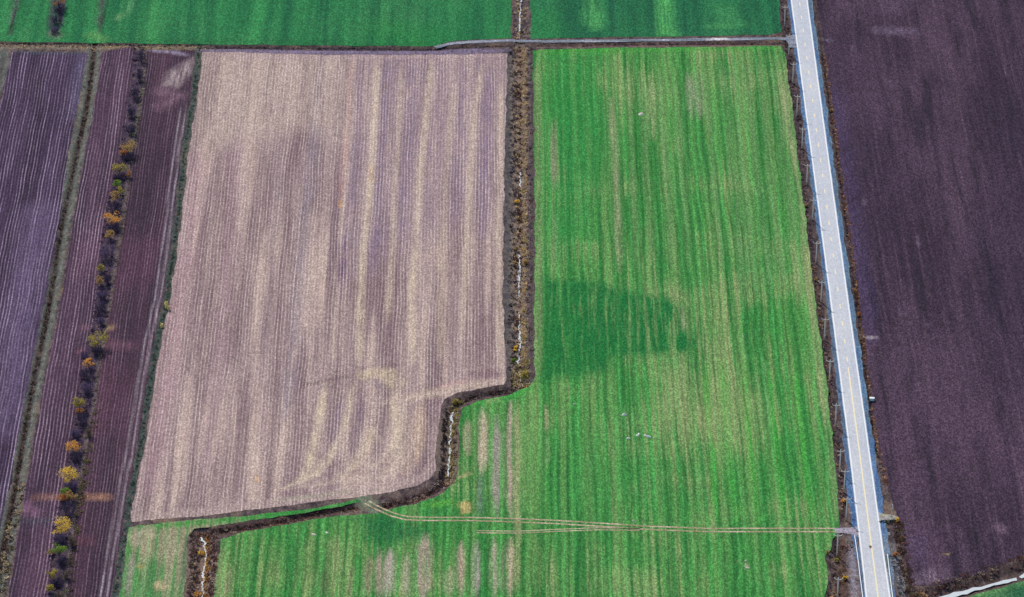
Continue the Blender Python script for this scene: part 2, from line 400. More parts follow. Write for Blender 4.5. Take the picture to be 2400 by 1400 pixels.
# ------------------------------------------------------------------ fields
ROWA = -0.011
M_FARGREEN = crop_mat('far_green_crop', (34, 98, 66), (44, 120, 74), (58, 138, 82), (110, 150, 110), .12, 0, 5.0, .95)
M_FARGREEN2 = crop_mat('far_dark_green_crop', (32, 92, 66), (40, 112, 74), (52, 124, 78), (100, 140, 104), .08, 0, 6.0, .95)
M_GREEN = crop_mat('bright_green_crop', (46, 116, 58), (66, 140, 68), (108, 150, 88), (152, 162, 114), .9, 0, 1.7, .9, .6, 3.3)
M_GREEN2 = crop_mat('patchy_green_crop', (52, 112, 62), (72, 136, 76), (110, 142, 98), (166, 152, 130), .95, 0, 2.2, .8, .4)
M_TAN = row_mat('tan_stubble', (124, 103, 110), (164, 143, 144), (214, 196, 192), 1.3, -.004, .75, (190, 168, 160), .75, lo=.3)
M_ROWA = row_mat('purple_stubble_rows', (54, 42, 62), (76, 60, 86), (168, 150, 178), 1.3, ROWA, .85, None, .8)
M_ROWB = row_mat('purple_stubble_rows_red', (62, 47, 64), (84, 62, 82), (174, 152, 174), 1.3, ROWA, .85, None, .8)
M_ROWC = row_mat('dark_stubble_rows', (58, 45, 60), (78, 56, 72), (140, 116, 134), 1.2, -.006, .7, None, .8)
M_PLOUGH = NT('ploughed_soil', .95, .06)
m = M_PLOUGH
s1 = m.noise((.55, .010, 1), -.004, 4, .7); b1 = m.noise((.03, .010, 1), .0, 4, .6); b2 = m.noise((.16, .010, 1), 0, 3, .65); l1 = m.noise((1.1, .03, 1), 0, 3, .6)
c = m.mix(m.step(b1, .34, .66), alb((58, 46, 62)), alb((80, 63, 82)))
c = m.mix(m.math('MULTIPLY', m.step(s1, .45, .75), .6), c, alb((100, 80, 98)))
c = m.mix(m.math('MULTIPLY', m.step(b2, .48, .70), .75), c, alb((42, 37, 50)))
c = m.mix(m.math('MULTIPLY', m.step(l1, .70, .80), .8), c, alb((150, 132, 160)))
c = m.tint(c, m.noise((.7, .1, 1), detail=3)); M_PLOUGH = m.out(m.grain(c, 1.1))

def vlines(xs, y0, y1, wd, c, st):                    # strokes along the field direction
    r = []
    for x in xs:
        xx = 1190 + (x - 1190) * (y1 + 5000) / (y0 + 5000)
        n = 5; r.append(('s', [(x + (xx - x) * k / n + random.uniform(-1.5, 1.5), y0 + (y1 - y0) * k / n) for k in range(n + 1)], wd, c, st, .9))
    return r
ZF = .06
sheet('green_field', [(-900, -700)] + [(1203, -700), (1199, 0), (1198, 90), (1150, 92), (1100, 94), (1055, 98), (1030, 106), (1000, 109), (750, 107), (500, 105), (350, 103), (200, 101), (0, 98), (-900, 96)], M_FARGREEN, ZF, 2.2, [
    ('s', [(48, -40), (40, 0), (24, 84)], 3.0, (110, 104, 116), .8, .6), ('s', [(46, -40), (38, 0), (25, 80)], 2.2, (50, 44, 54), 1.0, .5),
    ('s', [(244, -40), (241, 0), (229, 76)], 2.8, (108, 104, 112), .8, .6), ('s', [(244, -40), (241, 0), (229, 76)], 2.2, (54, 46, 52), 1.0, .5),
    ('s', [(140, -40), (137, 0), (128, 78)], 7.5, (70, 58, 82), .95, 1.5), ('s', [(126, 80), (132, 84)], 6, (120, 115, 112), .6, 1.5),
    ('s', [(310, 0), (300, 30)], 2.5, (110, 170, 120), .6, 1.5), ('s', [(365, 0), (355, 60), (345, 100)], 5, (80, 160, 95), .55, 3), ('s', [(475, 0), (470, 90)], 4, (75, 150, 90), .45, 3),
    ('s', [(285, 36), (278, 45)], 3, (130, 170, 120), .6, 1.5), ('s', [(215, 82), (240, 92)], 5, (110, 160, 95), .6, 2),
    ('s', [(300, 95), (600, 100), (1000, 104)], 3, (38, 98, 50), .4, 1.5), ('s', [(900, 70), (1000, 95)], 22, (45, 130, 65), .4, 6)])
sheet('green_field', [(1242, -700), (1790, -700)][0:1] + [(1690, -700), (1790, -170), (1826, 0), (1831, 76), (1800, 82), (1600, 86), (1400, 88), (1245, 92), (1243, 0)], M_FARGREEN2, ZF, 2.2, [
    ('p', [(1385, -60), (1405, 0), (1418, 40), (1412, 66), (1390, 72), (1365, 50), (1375, 0)], 0, (78, 156, 92), .8, 3), ('p', [(1540, -60), (1575, 0), (1580, 60), (1592, 85), (1540, 85), (1538, 40)], 0, (84, 166, 94), .85, 2),
    ('s', [(1665, 62), (1740, 58)], 4, (80, 156, 92), .6, 2), ('s', [(1700, 20), (1720, 55)], 7, (66, 140, 84), .6, 3), ('s', [(1270, 40), (1290, 90)], 14, (44, 128, 70), .4, 4)])

G_TOP = [(1247, 120), (1262, 117), (1400, 113), (1600, 111), (1830, 108)]
G_L = [(1250, 200), (1254, 500), (1252, 800), (1253, 885), (1240, 906), (1190, 928), (1120, 940), (1085, 955), (1077, 985), (1075, 1100), (1066, 1132), (1028, 1162), (970, 1183), (905, 1196), (885, 1204), (845, 1205), (760, 1214), (650, 1233), (560, 1251), (518, 1264), (508, 1330), (500, 1400), (492, 1500), (482, 1900)]
gf = []
gf += [('s', [(1259, 140), (1264, 500), (1262, 880)], 3.2, (142, 152, 108), .75, .8)]
gf += [('p', [(1270, 125), (1400, 118), (1440, 300), (1390, 480), (1300, 640), (1275, 640)], 0, (48, 140, 70), .55, 8)]
gf += [('p', [(1271, 652), (1400, 660), (1480, 686), (1560, 696), (1592, 715), (1606, 765), (1640, 806), (1612, 826), (1560, 830), (1440, 838), (1425, 872), (1270, 892)], 0, (34, 112, 58), .95, 3.5)]  # broad patch tinted a darker green than the field around it
gf += [('s', [(1297, 275), (1300, 450)], 2.0, (150, 138, 122), .8, .7), ('s', [(1300, 480), (1302, 640)], 1.2, (140, 140, 118), .6, .7), ('s', [(1597, 715), (1602, 775)], 1.1, (170, 165, 140), .8, .5)]
gf += vlines([1430, 1438], 230, 640, 1.6, (160, 160, 128), .6) + vlines([1520, 1525], 180, 330, 2.4, (150, 166, 118), .6) + vlines([1612, 1630], 170, 280, 3.0, (158, 152, 136), .55)
gf += vlines([1470, 1500, 1545, 1580, 1650], 160, 640, 2.2, (128, 158, 108), .5) + vlines([1690, 1715, 1745, 1775, 1810], 130, 700, 2.6, (124, 156, 106), .45)
gf += vlines([1560, 1595], 830, 1010, 4.2, (140, 156, 108), .5) + vlines([1790], 840, 1000, 1.2, (140, 165, 120), .6)
gf += vlines([1652, 1741, 1800, 1690, 1860], 850, 1225, 2.0, (62, 172, 66), .6) + vlines([1350, 1398, 1440, 1520, 1620, 1700], 900, 1220, 1.8, (84, 168, 86), .5)
gf += vlines([1385, 1500, 1545, 1640], 1000, 1235, 2.2, (50, 122, 64), .5) + vlines([1680, 1725, 1770, 1830, 1880], 900, 1225, 1.8, (56, 132, 64), .5)
for x, y0, y1, wd, c in ((1097, 985, 1070, 2.6, (176, 158, 138)), (1132, 955, 1112, 3.2, (196, 172, 158)), (1164, 972, 1212, 3.0, (160, 146, 144)), (1196, 942, 1212, 2.6, (178, 158, 146)), (1212, 940, 1400, 2.0, (162, 160, 120)), (1228, 950, 1200, 3, (112, 152, 92)),
                         (1280, 950, 1015, .9, (186, 164, 140)), (1126, 1110, 1210, 2.4, (104, 128, 108)), (1282, 1020, 1100, .8, (150, 160, 120))):
    gf += vlines([x], y0, y1, wd, c, .85)
for x, y0, y1, wd, c in ((1118, 1268, 1400, 2.2, (186, 168, 168)), (1082, 1268, 1400, 2.6, (176, 152, 140)), (1158, 1262, 1400, 2.2, (186, 168, 158)), (1182, 1268, 1400, 1.8, (140, 118, 118)), (1196, 1262, 1400, 2.2, (186, 168, 146)),
                         (996, 1255, 1400, 5.5, (170, 150, 142)), (955, 1300, 1400, 2.4, (178, 164, 152)), (915, 1288, 1400, 3.2, (180, 166, 160)), (893, 1285, 1400, 3.0, (168, 148, 138)), (1052, 1330, 1400, 2.4, (170, 158, 140)), (865, 1300, 1400, 3, (138, 128, 108)), (826, 1330, 1400, 2, (128, 128, 100))):
    gf += vlines([x], y0, y1, wd, c, .8)
gf += vlines([937, 973, 840], 1290, 1400, 1.8, (40, 140, 62), .7)
gf += [('p', [(838, 1212), (890, 1208), (960, 1222), (1005, 1240), (990, 1258), (900, 1282), (858, 1262)], 0, (36, 104, 62), .8, 3), ('p', [(1072, 1180), (1095, 1173), (1104, 1182), (1102, 1202), (1082, 1206)], 0, (196, 172, 118), .95, .8)]
gf += [('s', [(1078, 1120), (1098, 1110)], 1.6, (190, 168, 130), .8, .7), ('s', [(1000, 1186), (1060, 1176)], 3, (96, 170, 62), .6, 1), ('s', [(1100, 945), (1200, 925), (1245, 910)], 5, (70, 160, 72), .7, 1.5), ('s', [(1145, 942), (1165, 936)], 1.5, (170, 165, 130), .8, .7)]
gf += [('s', [(520, 1272), (512, 1340), (505, 1400)], 3, (124, 144, 98), .7, 1), ('s', [(540, 1330), (530, 1400)], 1.6, (168, 152, 128), .75, .7), ('s', [(1258, 1262), (1262, 1400)], 3, (120, 146, 92), .5, 1)]
gf += vlines([640, 712, 735, 665, 770, 795], 1265, 1380, 2.0, (120, 138, 92), .55) + vlines([600, 560, 690, 760], 1260, 1400, 2.4, (44, 112, 58), .6) + [('s', [(760, 1345), (758, 1400)], 2.5, (70, 88, 62), .7, 1)]
gf += [('s', [(1843, 130), (1870, 400), (1905, 700), (1945, 1050), (1960, 1220)], 2.2, (150, 168, 118), .65, 1.2), ('s', [(1830, 170), (1850, 320), (1865, 420)], 2.8, (164, 168, 126), .6, 1), ('s', [(1880, 500), (1898, 700), (1935, 1000)], 2.2, (160, 164, 120), .5, 1)]
gf += [('s', [(1262, 122), (1600, 116), (1830, 113)], 3.2, (72, 158, 62), .6, 1.4), ('s', [(1730, 1318), (1752, 1325), (1748, 1332)], .8, (190, 170, 160), .8, .5)]
for x in (1500, 1560, 1620, 1680, 1740, 1800, 1860, 1900):  # drill turns at the track
    gf += [('s', [(x, 1180), (x - 4, 1205), (x - 18, 1222), (x - 45, 1233)], 1.3, (84, 168, 80), .5, .8), ('s', [(x + 20, 1258), (x + 4, 1275), (x - 2, 1300), (x - 4, 1400)], 1.4, (88, 168, 84), .5, .8)]
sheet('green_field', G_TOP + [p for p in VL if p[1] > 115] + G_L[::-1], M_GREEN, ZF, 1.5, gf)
sheet('green_field', [(302, 1237), (330, 1231), (450, 1219), (600, 1207), (700, 1196), (800, 1180), (842, 1171), (846, 1176), (800, 1188), (700, 1204), (600, 1219), (455, 1240), (440, 1262), (437, 1330), (432, 1400), (425, 1500), (410, 1900), (185, 1900), (262, 1500), (279, 1400), (292, 1312)], M_GREEN2, ZF, 1.5, [
    ('s', [(330, 1237), (500, 1222), (700, 1200), (830, 1178)], 3.5, (52, 142, 60), .85, 1.5), ('s', [(346, 1240), (355, 1256)], 4, (176, 166, 142), .85, 1.2), ('s', [(324, 1240), (322, 1280)], 2, (178, 164, 150), .8, .8), ('s', [(298, 1270), (302, 1300), (290, 1340)], 3, (46, 132, 58), .8, 1.2),
    ('s', [(310, 1300), (306, 1350), (300, 1400)], 2.6, (160, 146, 140), .8, 1), ('s', [(322, 1330), (314, 1400)], 2, (60, 150, 66), .7, 1), ('s', [(283, 1310), (274, 1380)], 1.8, (178, 164, 166), .8, .8), ('s', [(372, 1372), (378, 1376)], 4.5, (190, 168, 136), .7, 1.2), ('s', [(395, 1262), (410, 1290)], 5, (150, 150, 124), .6, 2), ('s', [(438, 1262), (432, 1400)], 3, (86, 104, 82), .8, 1.2), ('s', [(330, 1326), (334, 1330)], 1.4, (200, 160, 100), .8, .6)])
sheet('green_field', [(2262, 1402), (2330, 1381), (2400, 1362), (2600, 1300), (3000, 1175), (3300, 1500), (2250, 1900), (2170, 1440)], crop_mat('corner_green_crop', (44, 96, 66), (58, 116, 74), (84, 140, 88), (120, 150, 104), .4, 0, 4, .9), ZF, 1.6, [
    ('s', [(2262, 1404), (2330, 1384), (2400, 1366), (2600, 1304)], 3, (112, 156, 96), .75, 1.4), ('s', [(2380, 1395), (2440, 1385)], 14, (44, 96, 70), .7, 4)])

T_L = [(475, 122), (469, 180), (461, 240), (443, 350), (424, 525), (400, 700), (381, 787), (365, 875), (339, 1050), (320, 1137), (307, 1216)]
T_BOT = [(310, 1224), (400, 1216), (500, 1207), (600, 1194), (700, 1182), (800, 1170), (860, 1162), (920, 1154), (975, 1140), (1012, 1118), (1022, 1095), (1021, 1060), (1028, 1000), (1034, 960), (1042, 936), (1075, 920), (1120, 912), (1180, 902), (1187, 890)]
T_R = [(1183, 800), (1178, 700), (1180, 520), (1183, 350), (1188, 200), (1190, 126)]
cream, pur, dkp = (208, 190, 168), (130, 110, 134), (108, 82, 110)
tf = [('p', [(845, 130), (1185, 130), (1178, 480), (1000, 560), (820, 640), (800, 560)], 0, (146, 126, 142), .55, 9)]
tf += [('s', [(886, 140), (872, 400), (850, 600), (845, 700), (842, 860)], 2.8, cream, .85), ('s', [(1012, 140), (985, 400), (966, 700), (968, 850)], 2.6, cream, .75), ('s', [(942, 150), (930, 400), (915, 680), (905, 760)], 2.2, cream, .6), ('s', [(1130, 150), (1112, 260), (1095, 560), (1080, 800)], 2.2, cream, .7), ('s', [(1062, 200), (1045, 400), (1035, 600), (1030, 850)], 2.2, (190, 172, 152), .6), ('s', [(1175, 200), (1168, 500), (1170, 860)], 2.0, cream, .7)]
tf += [('s', [(1148, 160), (1138, 350), (1130, 560)], 4, pur, .8), ('s', [(905, 140), (890, 400), (880, 560), (870, 650)], 3.2, pur, .7), ('s', [(965, 140), (958, 300), (945, 450), (938, 560)], 4.5, pur, .6), ('s', [(1088, 160), (1070, 500)], 3, pur, .55), ('s', [(845, 150), (830, 400), (810, 560), (800, 700)], 3.0, pur, .6), ('s', [(806, 560), (800, 655)], 4.0, dkp, .8)]
tf += [('s', [(832, 140), (822, 300), (806, 480), (788, 640), (776, 860)], .8, (216, 196, 180), .8, .5), ('s', [(824, 140), (812, 320), (797, 480)], 2.2, (180, 130, 125), .5), ('s', [(798, 470), (798, 485)], 1.4, (205, 150, 80), .9, .6), ('s', [(868, 390), (872, 430)], 1.5, (205, 165, 110), .7, .6)]
tf += [('s', [(752, 130), (735, 350), (710, 560), (690, 800), (668, 980)], 5, (134, 122, 138), .55, 2), ('s', [(660, 300), (640, 600), (610, 900)], 4, (150, 132, 138), .5, 2), ('s', [(560, 300), (530, 700), (480, 1100)], 6, (168, 140, 148), .5, 3), ('s', [(470, 350), (440, 600), (400, 850), (350, 1150)], 7, (170, 138, 148), .6, 3), ('p', [(480, 130), (820, 135), (800, 330), (720, 300), (480, 350)], 0, (190, 172, 162), .55, 8)]
tf += [('s', [(762, 900), (745, 1000), (722, 1100), (690, 1135)], 3.4, (208, 190, 166), .8), ('s', [(830, 900), (806, 990), (780, 1060), (742, 1110), (665, 1145)], 3.0, (208, 190, 166), .8), ('s', [(925, 920), (938, 1000), (928, 1090)], 6, (206, 188, 168), .75, 1.6), ('s', [(860, 880), (905, 872), (925, 900)], 7, (196, 178, 150), .8, 1.6), ('s', [(985, 950), (978, 1050), (950, 1110)], 5, (198, 172, 150), .7, 1.6), ('s', [(870, 1010), (850, 1060), (800, 1120)], 5, (196, 178, 152), .6, 2)]
for k, (cx_, cy_, r_) in enumerate(((870, 1010, 70), (840, 1000, 95), (905, 1040, 55), (800, 960, 110), (930, 980, 60))):
    arc = [(cx_ + r_ * math.cos(a), cy_ + r_ * 1.15 * math.sin(a)) for a in np.linspace(.2 + .3 * k, 1.9 + .25 * k, 9)]
    tf += [('s', arc, 1.3, (128, 106, 112) if k % 2 else (208, 190, 170), .7, .8)]
for k in range(7): tf += [('s', [(690 + 38 * k, 1138 - 5 * k), (740 + 36 * k, 1118 - 7 * k), (775 + 34 * k, 1080 - 9 * k), (790 + 33 * k, 1020 - 9 * k)], .9, (120, 98, 106) if k % 2 else (206, 188, 172), .65, .7)]
tf += [('s', [(805, 930), (790, 990), (778, 1040)], 4, (124, 104, 122), .8), ('s', [(850, 920), (842, 975), (825, 1060), (800, 1110)], 3.6, (120, 100, 116), .75), ('s', [(905, 1000), (900, 1060)], 2.5, (130, 110, 124), .6), ('s', [(870, 890), (895, 910)], 3, (126, 110, 122), .6)]
tf += [('s', [(1180, 893), (1080, 908), (985, 928), (900, 945)], 5.5, (190, 170, 156), .8, 1.6), ('p', [(1098, 875), (1140, 866), (1170, 872), (1178, 884), (1130, 888), (1100, 884)], 0, (122, 96, 106), .85, 1.2), ('s', [(1020, 912), (1060, 900), (1100, 893)], 2, (190, 150, 146), .6), ('s', [(690, 895), (720, 903), (760, 893), (830, 880)], 1.4, (104, 84, 90), .85, .7), ('s', [(900, 862), (935, 856)], 2, (116, 92, 106), .8)]
tf += [('s', [(315, 1217), (500, 1198), (700, 1172), (880, 1150), (985, 1122), (1012, 1085)], 5, (170, 150, 148), .85, 1.2), ('s', [(650, 1150), (780, 1130), (900, 1118), (980, 1090)], 2.4, (188, 168, 158), .7, 1.2), ('s', [(640, 1172), (700, 1168), (830, 1150)], 1.4, (150, 160, 128), .6, .8), ('s', [(600, 1118), (604, 1130)], 1.6, (210, 160, 110), .7, .6)]
tf += [('s', [(490, 130), (700, 134), (1000, 134), (1185, 132)], 3, (176, 154, 158), .6, 1.2)]
sheet('stubble_field', T_L + T_BOT + T_R + [(1000, 129), (820, 129), (700, 128), (600, 124)], M_TAN, ZF, 1.5, tf)

af = [('s', [(20, 118), (200, 122)], 5, (66, 78, 92), .8, 1.5), ('s', [(190, 130), (170, 280)], 4, (112, 106, 140), .6, 2), ('s', [(150, 130), (110, 500), (60, 800)], 10, (60, 48, 72), .5, 4), ('s', [(90, 500), (20, 1000)], 14, (120, 104, 140), .4, 5)]
A_LT = [(28, 122), (2, 240), (-30, 400), (-200, 1000), (-330, 1500)]
sheet('ploughed_field', A_R + A_LT[::-1], M_ROWA, ZF, 1.8, af)
bf = [('s', [(195, 768), (225, 768)], 2.5, (140, 100, 116), .5, 2), ('s', [(205, 560), (190, 640)], 9, (112, 76, 98), .4, 4), ('s', [(85, 1166), (140, 1166)], 3.2, (170, 122, 96), .5, 1.6), ('p', [(48, 1212), (125, 1216), (120, 1230), (48, 1228)], 0, (66, 66, 76), .8, 1.5), ('s', [(60, 1188), (75, 1200)], 5, (150, 110, 140), .5, 2), ('s', [(190, 825), (200, 826)], 3, (170, 110, 120), .5)]
HL = [(x - 14, y) for x, y in HDG]; HR = [(x + (2 if y < 900 else 1), y) for x, y in PTH]
sheet('ploughed_field', B_L + HL[::-1], M_ROWB, ZF, 1.5, bf)
cfe = [('s', [(262, 768), (245, 770)], 3, (180, 150, 110), .6), ('s', [(260, 808), (300, 812)], 5, (130, 90, 108), .5, 2.5), ('s', [(195, 1164), (250, 1166)], 3.4, (190, 140, 104), .6, 1.6), ('p', [(280, 560), (375, 560), (360, 650), (270, 680)], 0, (92, 58, 82), .5, 6), ('s', [(255, 870), (240, 1000)], 9, (98, 62, 82), .5, 5), ('s', [(180, 1268), (208, 1268)], 4, (110, 66, 80), .5, 2)]
cfe += [('p', [(395, 170), (455, 135), (450, 165), (415, 205), (385, 200)], 0, (176, 160, 164), .75, 2.5), ('s', [(375, 215), (420, 225), (380, 250)], 6, (150, 118, 136), .5, 3), ('s', [(345, 118), (400, 122), (440, 130)], 2.5, (160, 150, 176), .7, 1.2), ('s', [(350, 145), (400, 155)], 4, (70, 54, 72), .5, 3)]
for off, wd in ((17, .5), (31, .4)):
    cfe += [('s', [(x - off * (.75 + .25 * (y / 1000.)), y) for x, y in D2 if y > 200], wd, (214, 204, 216), .95, .35)]
cfe += [('s', [(x - 24 * (.75 + .25 * (y / 1000.)), y) for x, y in D2 if y > 120], 3.6, (76, 62, 76), .4, 1.0)]
sheet('ploughed_field', HR + [(x - 9, y) for x, y in D2[::-1]], M_ROWC, ZF, .8, cfe)
rf = [('s', [(2060, 72), (2140, 74)], 5, (120, 104, 130), .6, 3), ('s', [(2110, 0), (2085, 20)], 10, (104, 86, 110), .5, 5), ('s', [(1955, 200), (2000, 500), (2040, 800)], 7, (84, 70, 108), .5, 3), ('s', [(1925, 93), (1945, 95)], 1.6, (150, 142, 170), .8, .8),
      ('s', [(2032, 792), (2050, 790)], 1.2, (206, 196, 206), .85, .5), ('s', [(2165, 1362), (2190, 1345)], 7, (130, 112, 132), .6, 3), ('s', [(2150, 1250), (2160, 1320)], 6, (96, 78, 108), .5, 3), ('s', [(2340, 1232), (2350, 1245)], 3, (130, 108, 126), .6, 1.5), ('s', [(2216, 1298), (2218, 1300)], 1.6, (180, 156, 120), .8, .8),
      ('s', [(2130, 1378), (2250, 1360), (2300, 1346), (2400, 1302)], 2.5, (66, 52, 62), .7, 1), ('s', [(2195, 440), (2215, 520), (2245, 600)], 2, (46, 40, 56), .7, .8), ('s', [(2380, 300), (2360, 600), (2400, 900)], 24, (56, 46, 66), .4, 9), ('s', [(2190, 940), (2220, 1000), (2400, 1100)], 18, (92, 72, 94), .3, 9), ('s', [(1950, 110), (2010, 210), (2060, 560)], 16, (58, 48, 68), .35, 8)]
for k in range(16):
    x, y = random.uniform(1990, 2380), random.uniform(60, 1250)
    if x > 1945 + .115 * y + 10:
        l = random.uniform(12, 34); sl_ = (x - 1190) / (y + 5000); rf.append(('s', [(x, y), (x + sl_ * l, y + l)], .35, (150, 132, 160), random.uniform(.3, .55), .35))
sheet('ploughed_field', VR + R_BOT[1:] + [(3300, -700)], M_PLOUGH, ZF, 1.8, rf)

# ------------------------------------------------------------------ road
m = NT('bleached_asphalt', .62, .35)
a1 = m.noise((.9, .05, 1), -.0, 3); a2 = m.noise(1.6, detail=4, rough=.7); a3 = m.noise((.05, .02, 1), detail=2)
c = m.mix(a1, alb((172, 178, 196)), alb((196, 200, 212))); c = m.mix(m.math('MULTIPLY', m.step(a3, .4, .7), .5), c, alb((206, 208, 212)))
M_ROAD = m.out(m.grain(c, .26, 1.2, .25))
def paintmat(name, cc, w1):
    m = NT(name, .6, .3); a = m.noise(2.5, detail=3); b = m.noise((.5, .08, 1), detail=3)
    c = m.mix(m.step(b, .62, .8, 0, w1), alb(cc), alb((196, 200, 212)))
    return m.out(m.gain(c, m.math('MULTIPLY_ADD', m.math('SUBTRACT', a, .5), .3, 1.0)))
M_WHITE = paintmat('white_road_paint', (236, 240, 246), .3); M_YEL = paintmat('worn_yellow_road_paint', (238, 226, 190), .6)
m = NT('shoulder_gravel', .85, .15)
a1 = m.noise((.35, .06, 1), detail=4, rough=.7); a2 = m.noise(1.4, detail=4, rough=.75); a3 = m.noise((.03, .012, 1), detail=2)
c = m.mix(m.step(a1, .35, .65), alb((66, 98, 148)), alb((96, 130, 168))); c = m.mix(m.math('MULTIPLY', m.step(a3, .45, .62), .5), c, alb((96, 110, 124)))
c = m.tint(c, a2); M_SHOULD = m.out(m.grain(c, .8))
rw = P2(RL); rr = P2(RR)
off = .55
def offs(pts, m_):
    return [(x + m_ * pxm(x, y), y) for x, y in pts]
road = sheet('road', offs(RL, -.45) + [(2160, 1900)] + offs(RR, .45)[::-1], M_ROAD, .14, 2.0, amp=.05)
def markings(name, pts, width, mat, zz=.155, parent=road):
    W = resample(P2(pts), 3.0); P_ = wband(W, width); n = len(W); mb = MB()
    vs = [(p[0], p[1], zz) for p in P_]; mb.add(vs, [(i, i + 1, 2 * n - 2 - i, 2 * n - 1 - i) for i in range(n - 1)])
    return mb.build(name, mat, parent)
markings('edge_line', RL, .42, M_WHITE); markings('edge_line', RR, .42, M_WHITE)
CL = [((a[0] + b[0]) / 2, a[1]) for a, b in zip(RL, RR)]
def at_y(pts, y): return (np.interp(y, [p[1] for p in pts], [p[0] for p in pts]), y)
markings('centre_line', [at_y(CL, y) for y in (862, 950, 1050, 1150, 1300, 1400, 1600, 1900)], .55, M_YEL)
mb = MB(); y = 842.0                                # broken stretch further on
Wd = resample(P2([at_y(CL, y_) for y_ in (855, 700, 350, 0, -500)]), 1.0)
for i in range(2, len(Wd) - 6, 12):
    p = wband(Wd[i:i + 4], .5); mb.add([(q[0], q[1], .155) for q in p], [(k, k + 1, 6 - k, 7 - k) for k in range(3)])
mb.build('broken_centre_line', M_YEL, road)
pt = P(2040, 1283); m_ = MB(); m_.add([(pt[0] + math.cos(t) * .55 * (1 + .3 * math.sin(3 * t)), pt[1] + math.sin(t) * .9, .165) for t in np.linspace(0, 6.0, 12)], [tuple(range(12))])
m_.build('tar_patch', simple('tar_patch', (120, 96, 84)), road)
SHL = offs(RL, -2.6)[:-2]; SHL_ = [(x, y) for x, y in SHL if y < 1060] + [(1985, 1150)]
sheet('road_shoulder', [(x + (4 if y < 1060 else 0), y) for x, y in SHL_] + [(1997, 1240)] + offs([p for p in RL if p[1] < 1240] + [(2013, 1240)], .3)[::-1], M_SHOULD, .10, 1.6, [('s', [(x, y) for x, y in offs(RL, -2.3) if 300 < y < 1240], 1.0, (96, 108, 104), .6, .5)], amp=.3)
sheet('road_shoulder', [(x, y) for x, y in offs(RR, -.3) if y < 1240] + [(2062, 1240), (2078, 1240)] + [(x, y) for x, y in offs(RR, 2.3) if y < 1240][::-1], M_SHOULD, .10, 1.6, [('s', [(x, y) for x, y in offs(RR, 2.1) if y < 1240], .8, (112, 132, 118), .6, .5)], amp=.3)
sheet('road_shoulder', [(1996, 1252), (2008, 1252), (2034, 1400), (2055, 1600), (2090, 1900), (2070, 1900), (2036, 1600), (2019, 1400), (2009, 1320)], M_SHOULD, .10, 1.6, [('s', [(2012, 1260), (2030, 1400)], 3, (112, 120, 132), .6, 1)], amp=.2)
sheet('road_shoulder', [(2062, 1240), (2078, 1240), (2090, 1310), (2100, 1400), (2128, 1600), (2170, 1900), (2140, 1900), (2100, 1600), (2080, 1400), (2068, 1310)], M_SHOULD, .10, 1.6, [('s', [(2075, 1250), (2090, 1400)], 3, (128, 132, 134), .7, 1), ('s', [(2078, 1305), (2085, 1340)], 1.2, (84, 100, 70), .8, .5)], amp=.2)

# ------------------------------------------------------------------ farm tracks
m = NT('track_gravel', .85, .2); a1 = m.noise((.05, .6, 1), detail=3); a2 = m.noise(.5, detail=4)
c = m.mix(m.step(a1, .35, .65), alb((104, 114, 128)), alb((150, 152, 172))); c = m.mix(m.math('MULTIPLY', m.step(a2, .55, .75), .4), c, alb((84, 84, 100)))
c = m.tint(c, a2); M_TRACK = m.out(m.grain(c, .7))
def wtrack(name, pts, width, feats=(), mat=None, z=.09):
    W = resample(P2(pts), 4.0); return sheet(name, wband(W, width), mat or M_TRACK, z, 1.3, feats, amp=.25, world=True)
wtrack('farm_track', [(1020, 112), (1040, 107), (1060, 102), (1100, 98.5), (1197, 96), (1245, 97), (1300, 97.5), (1450, 96), (1600, 94), (1700, 92.5), (1800, 91), (1862, 92)], 2.2, [('s', [(1365, 99), (1410, 99)], 1.0, (226, 222, 232), .95, .3), ('s', [(1660, 93), (1705, 92)], 3.0, (214, 212, 220), .95, .6), ('s', [(1555, 94.5), (1566, 94.5)], 1.2, (206, 206, 222), .8, .5), ('s', [(1040, 105), (1100, 97), (1195, 94.5)], 1.0, (176, 182, 204), .7, .5), ('s', [(1050, 110), (1100, 100), (1195, 97.5)], .7, (180, 184, 200), .7, .4), ('s', [(1200, 96), (1500, 97)], 1.2, (104, 124, 128), .7, .6)])
sheet('farm_track', [(1842, 86), (1868, 80), (1876, 112), (1850, 112), (1843, 97)], M_TRACK, .115, 1.3, [('s', [(1852, 92), (1848, 108)], 2, (130, 140, 168), .6, 1)], amp=.25)
m = NT('track_ruts', .95, .08); a1 = m.noise((.08, .6, 1), detail=3, rough=.7)
c = m.mix(m.step(a1, .38, .62), alb((150, 142, 112)), alb((196, 178, 158))); c = m.tint(c, a1); M_RUT = m.out(m.grain(c, .7))
M_TRK2 = [(2004, 1250), (1985, 1245), (1960, 1243), (1800, 1243), (1650, 1243), (1500, 1237), (1400, 1230), (1300, 1224), (1200, 1220), (1100, 1217), (1000, 1217), (950, 1215), (918, 1206), (892, 1195), (870, 1184), (848, 1170)]
def rut(off_m, wd=.75, pts=M_TRK2):
    W = resample(P2(pts), 3.0); o = []
    for i in range(len(W)):
        t = W[min(i + 1, len(W) - 1)] - W[max(i - 1, 0)]; t /= np.linalg.norm(t) + 1e-9; o.append(W[i] + np.array([-t[1], t[0]]) * off_m)
    return sheet('farm_track', wband(o, wd), M_RUT, .085, 1.0, amp=.12, world=True)
rut(-.95); rut(.95)
W2 = [(1500, 1242), (1400, 1240), (1300, 1244), (1220, 1248), (1110, 1247)]
rut(-.6, .45, W2); rut(.6, .5, W2)
sheet('farm_track', [(1955, 1238), (1990, 1238), (2010, 1234), (2014, 1262), (2000, 1254), (1960, 1250)], M_TRACK, .115, 1.3, [('s', [(1960, 1244), (2005, 1247)], 4, (172, 160, 176), .8, 1)], amp=.25)
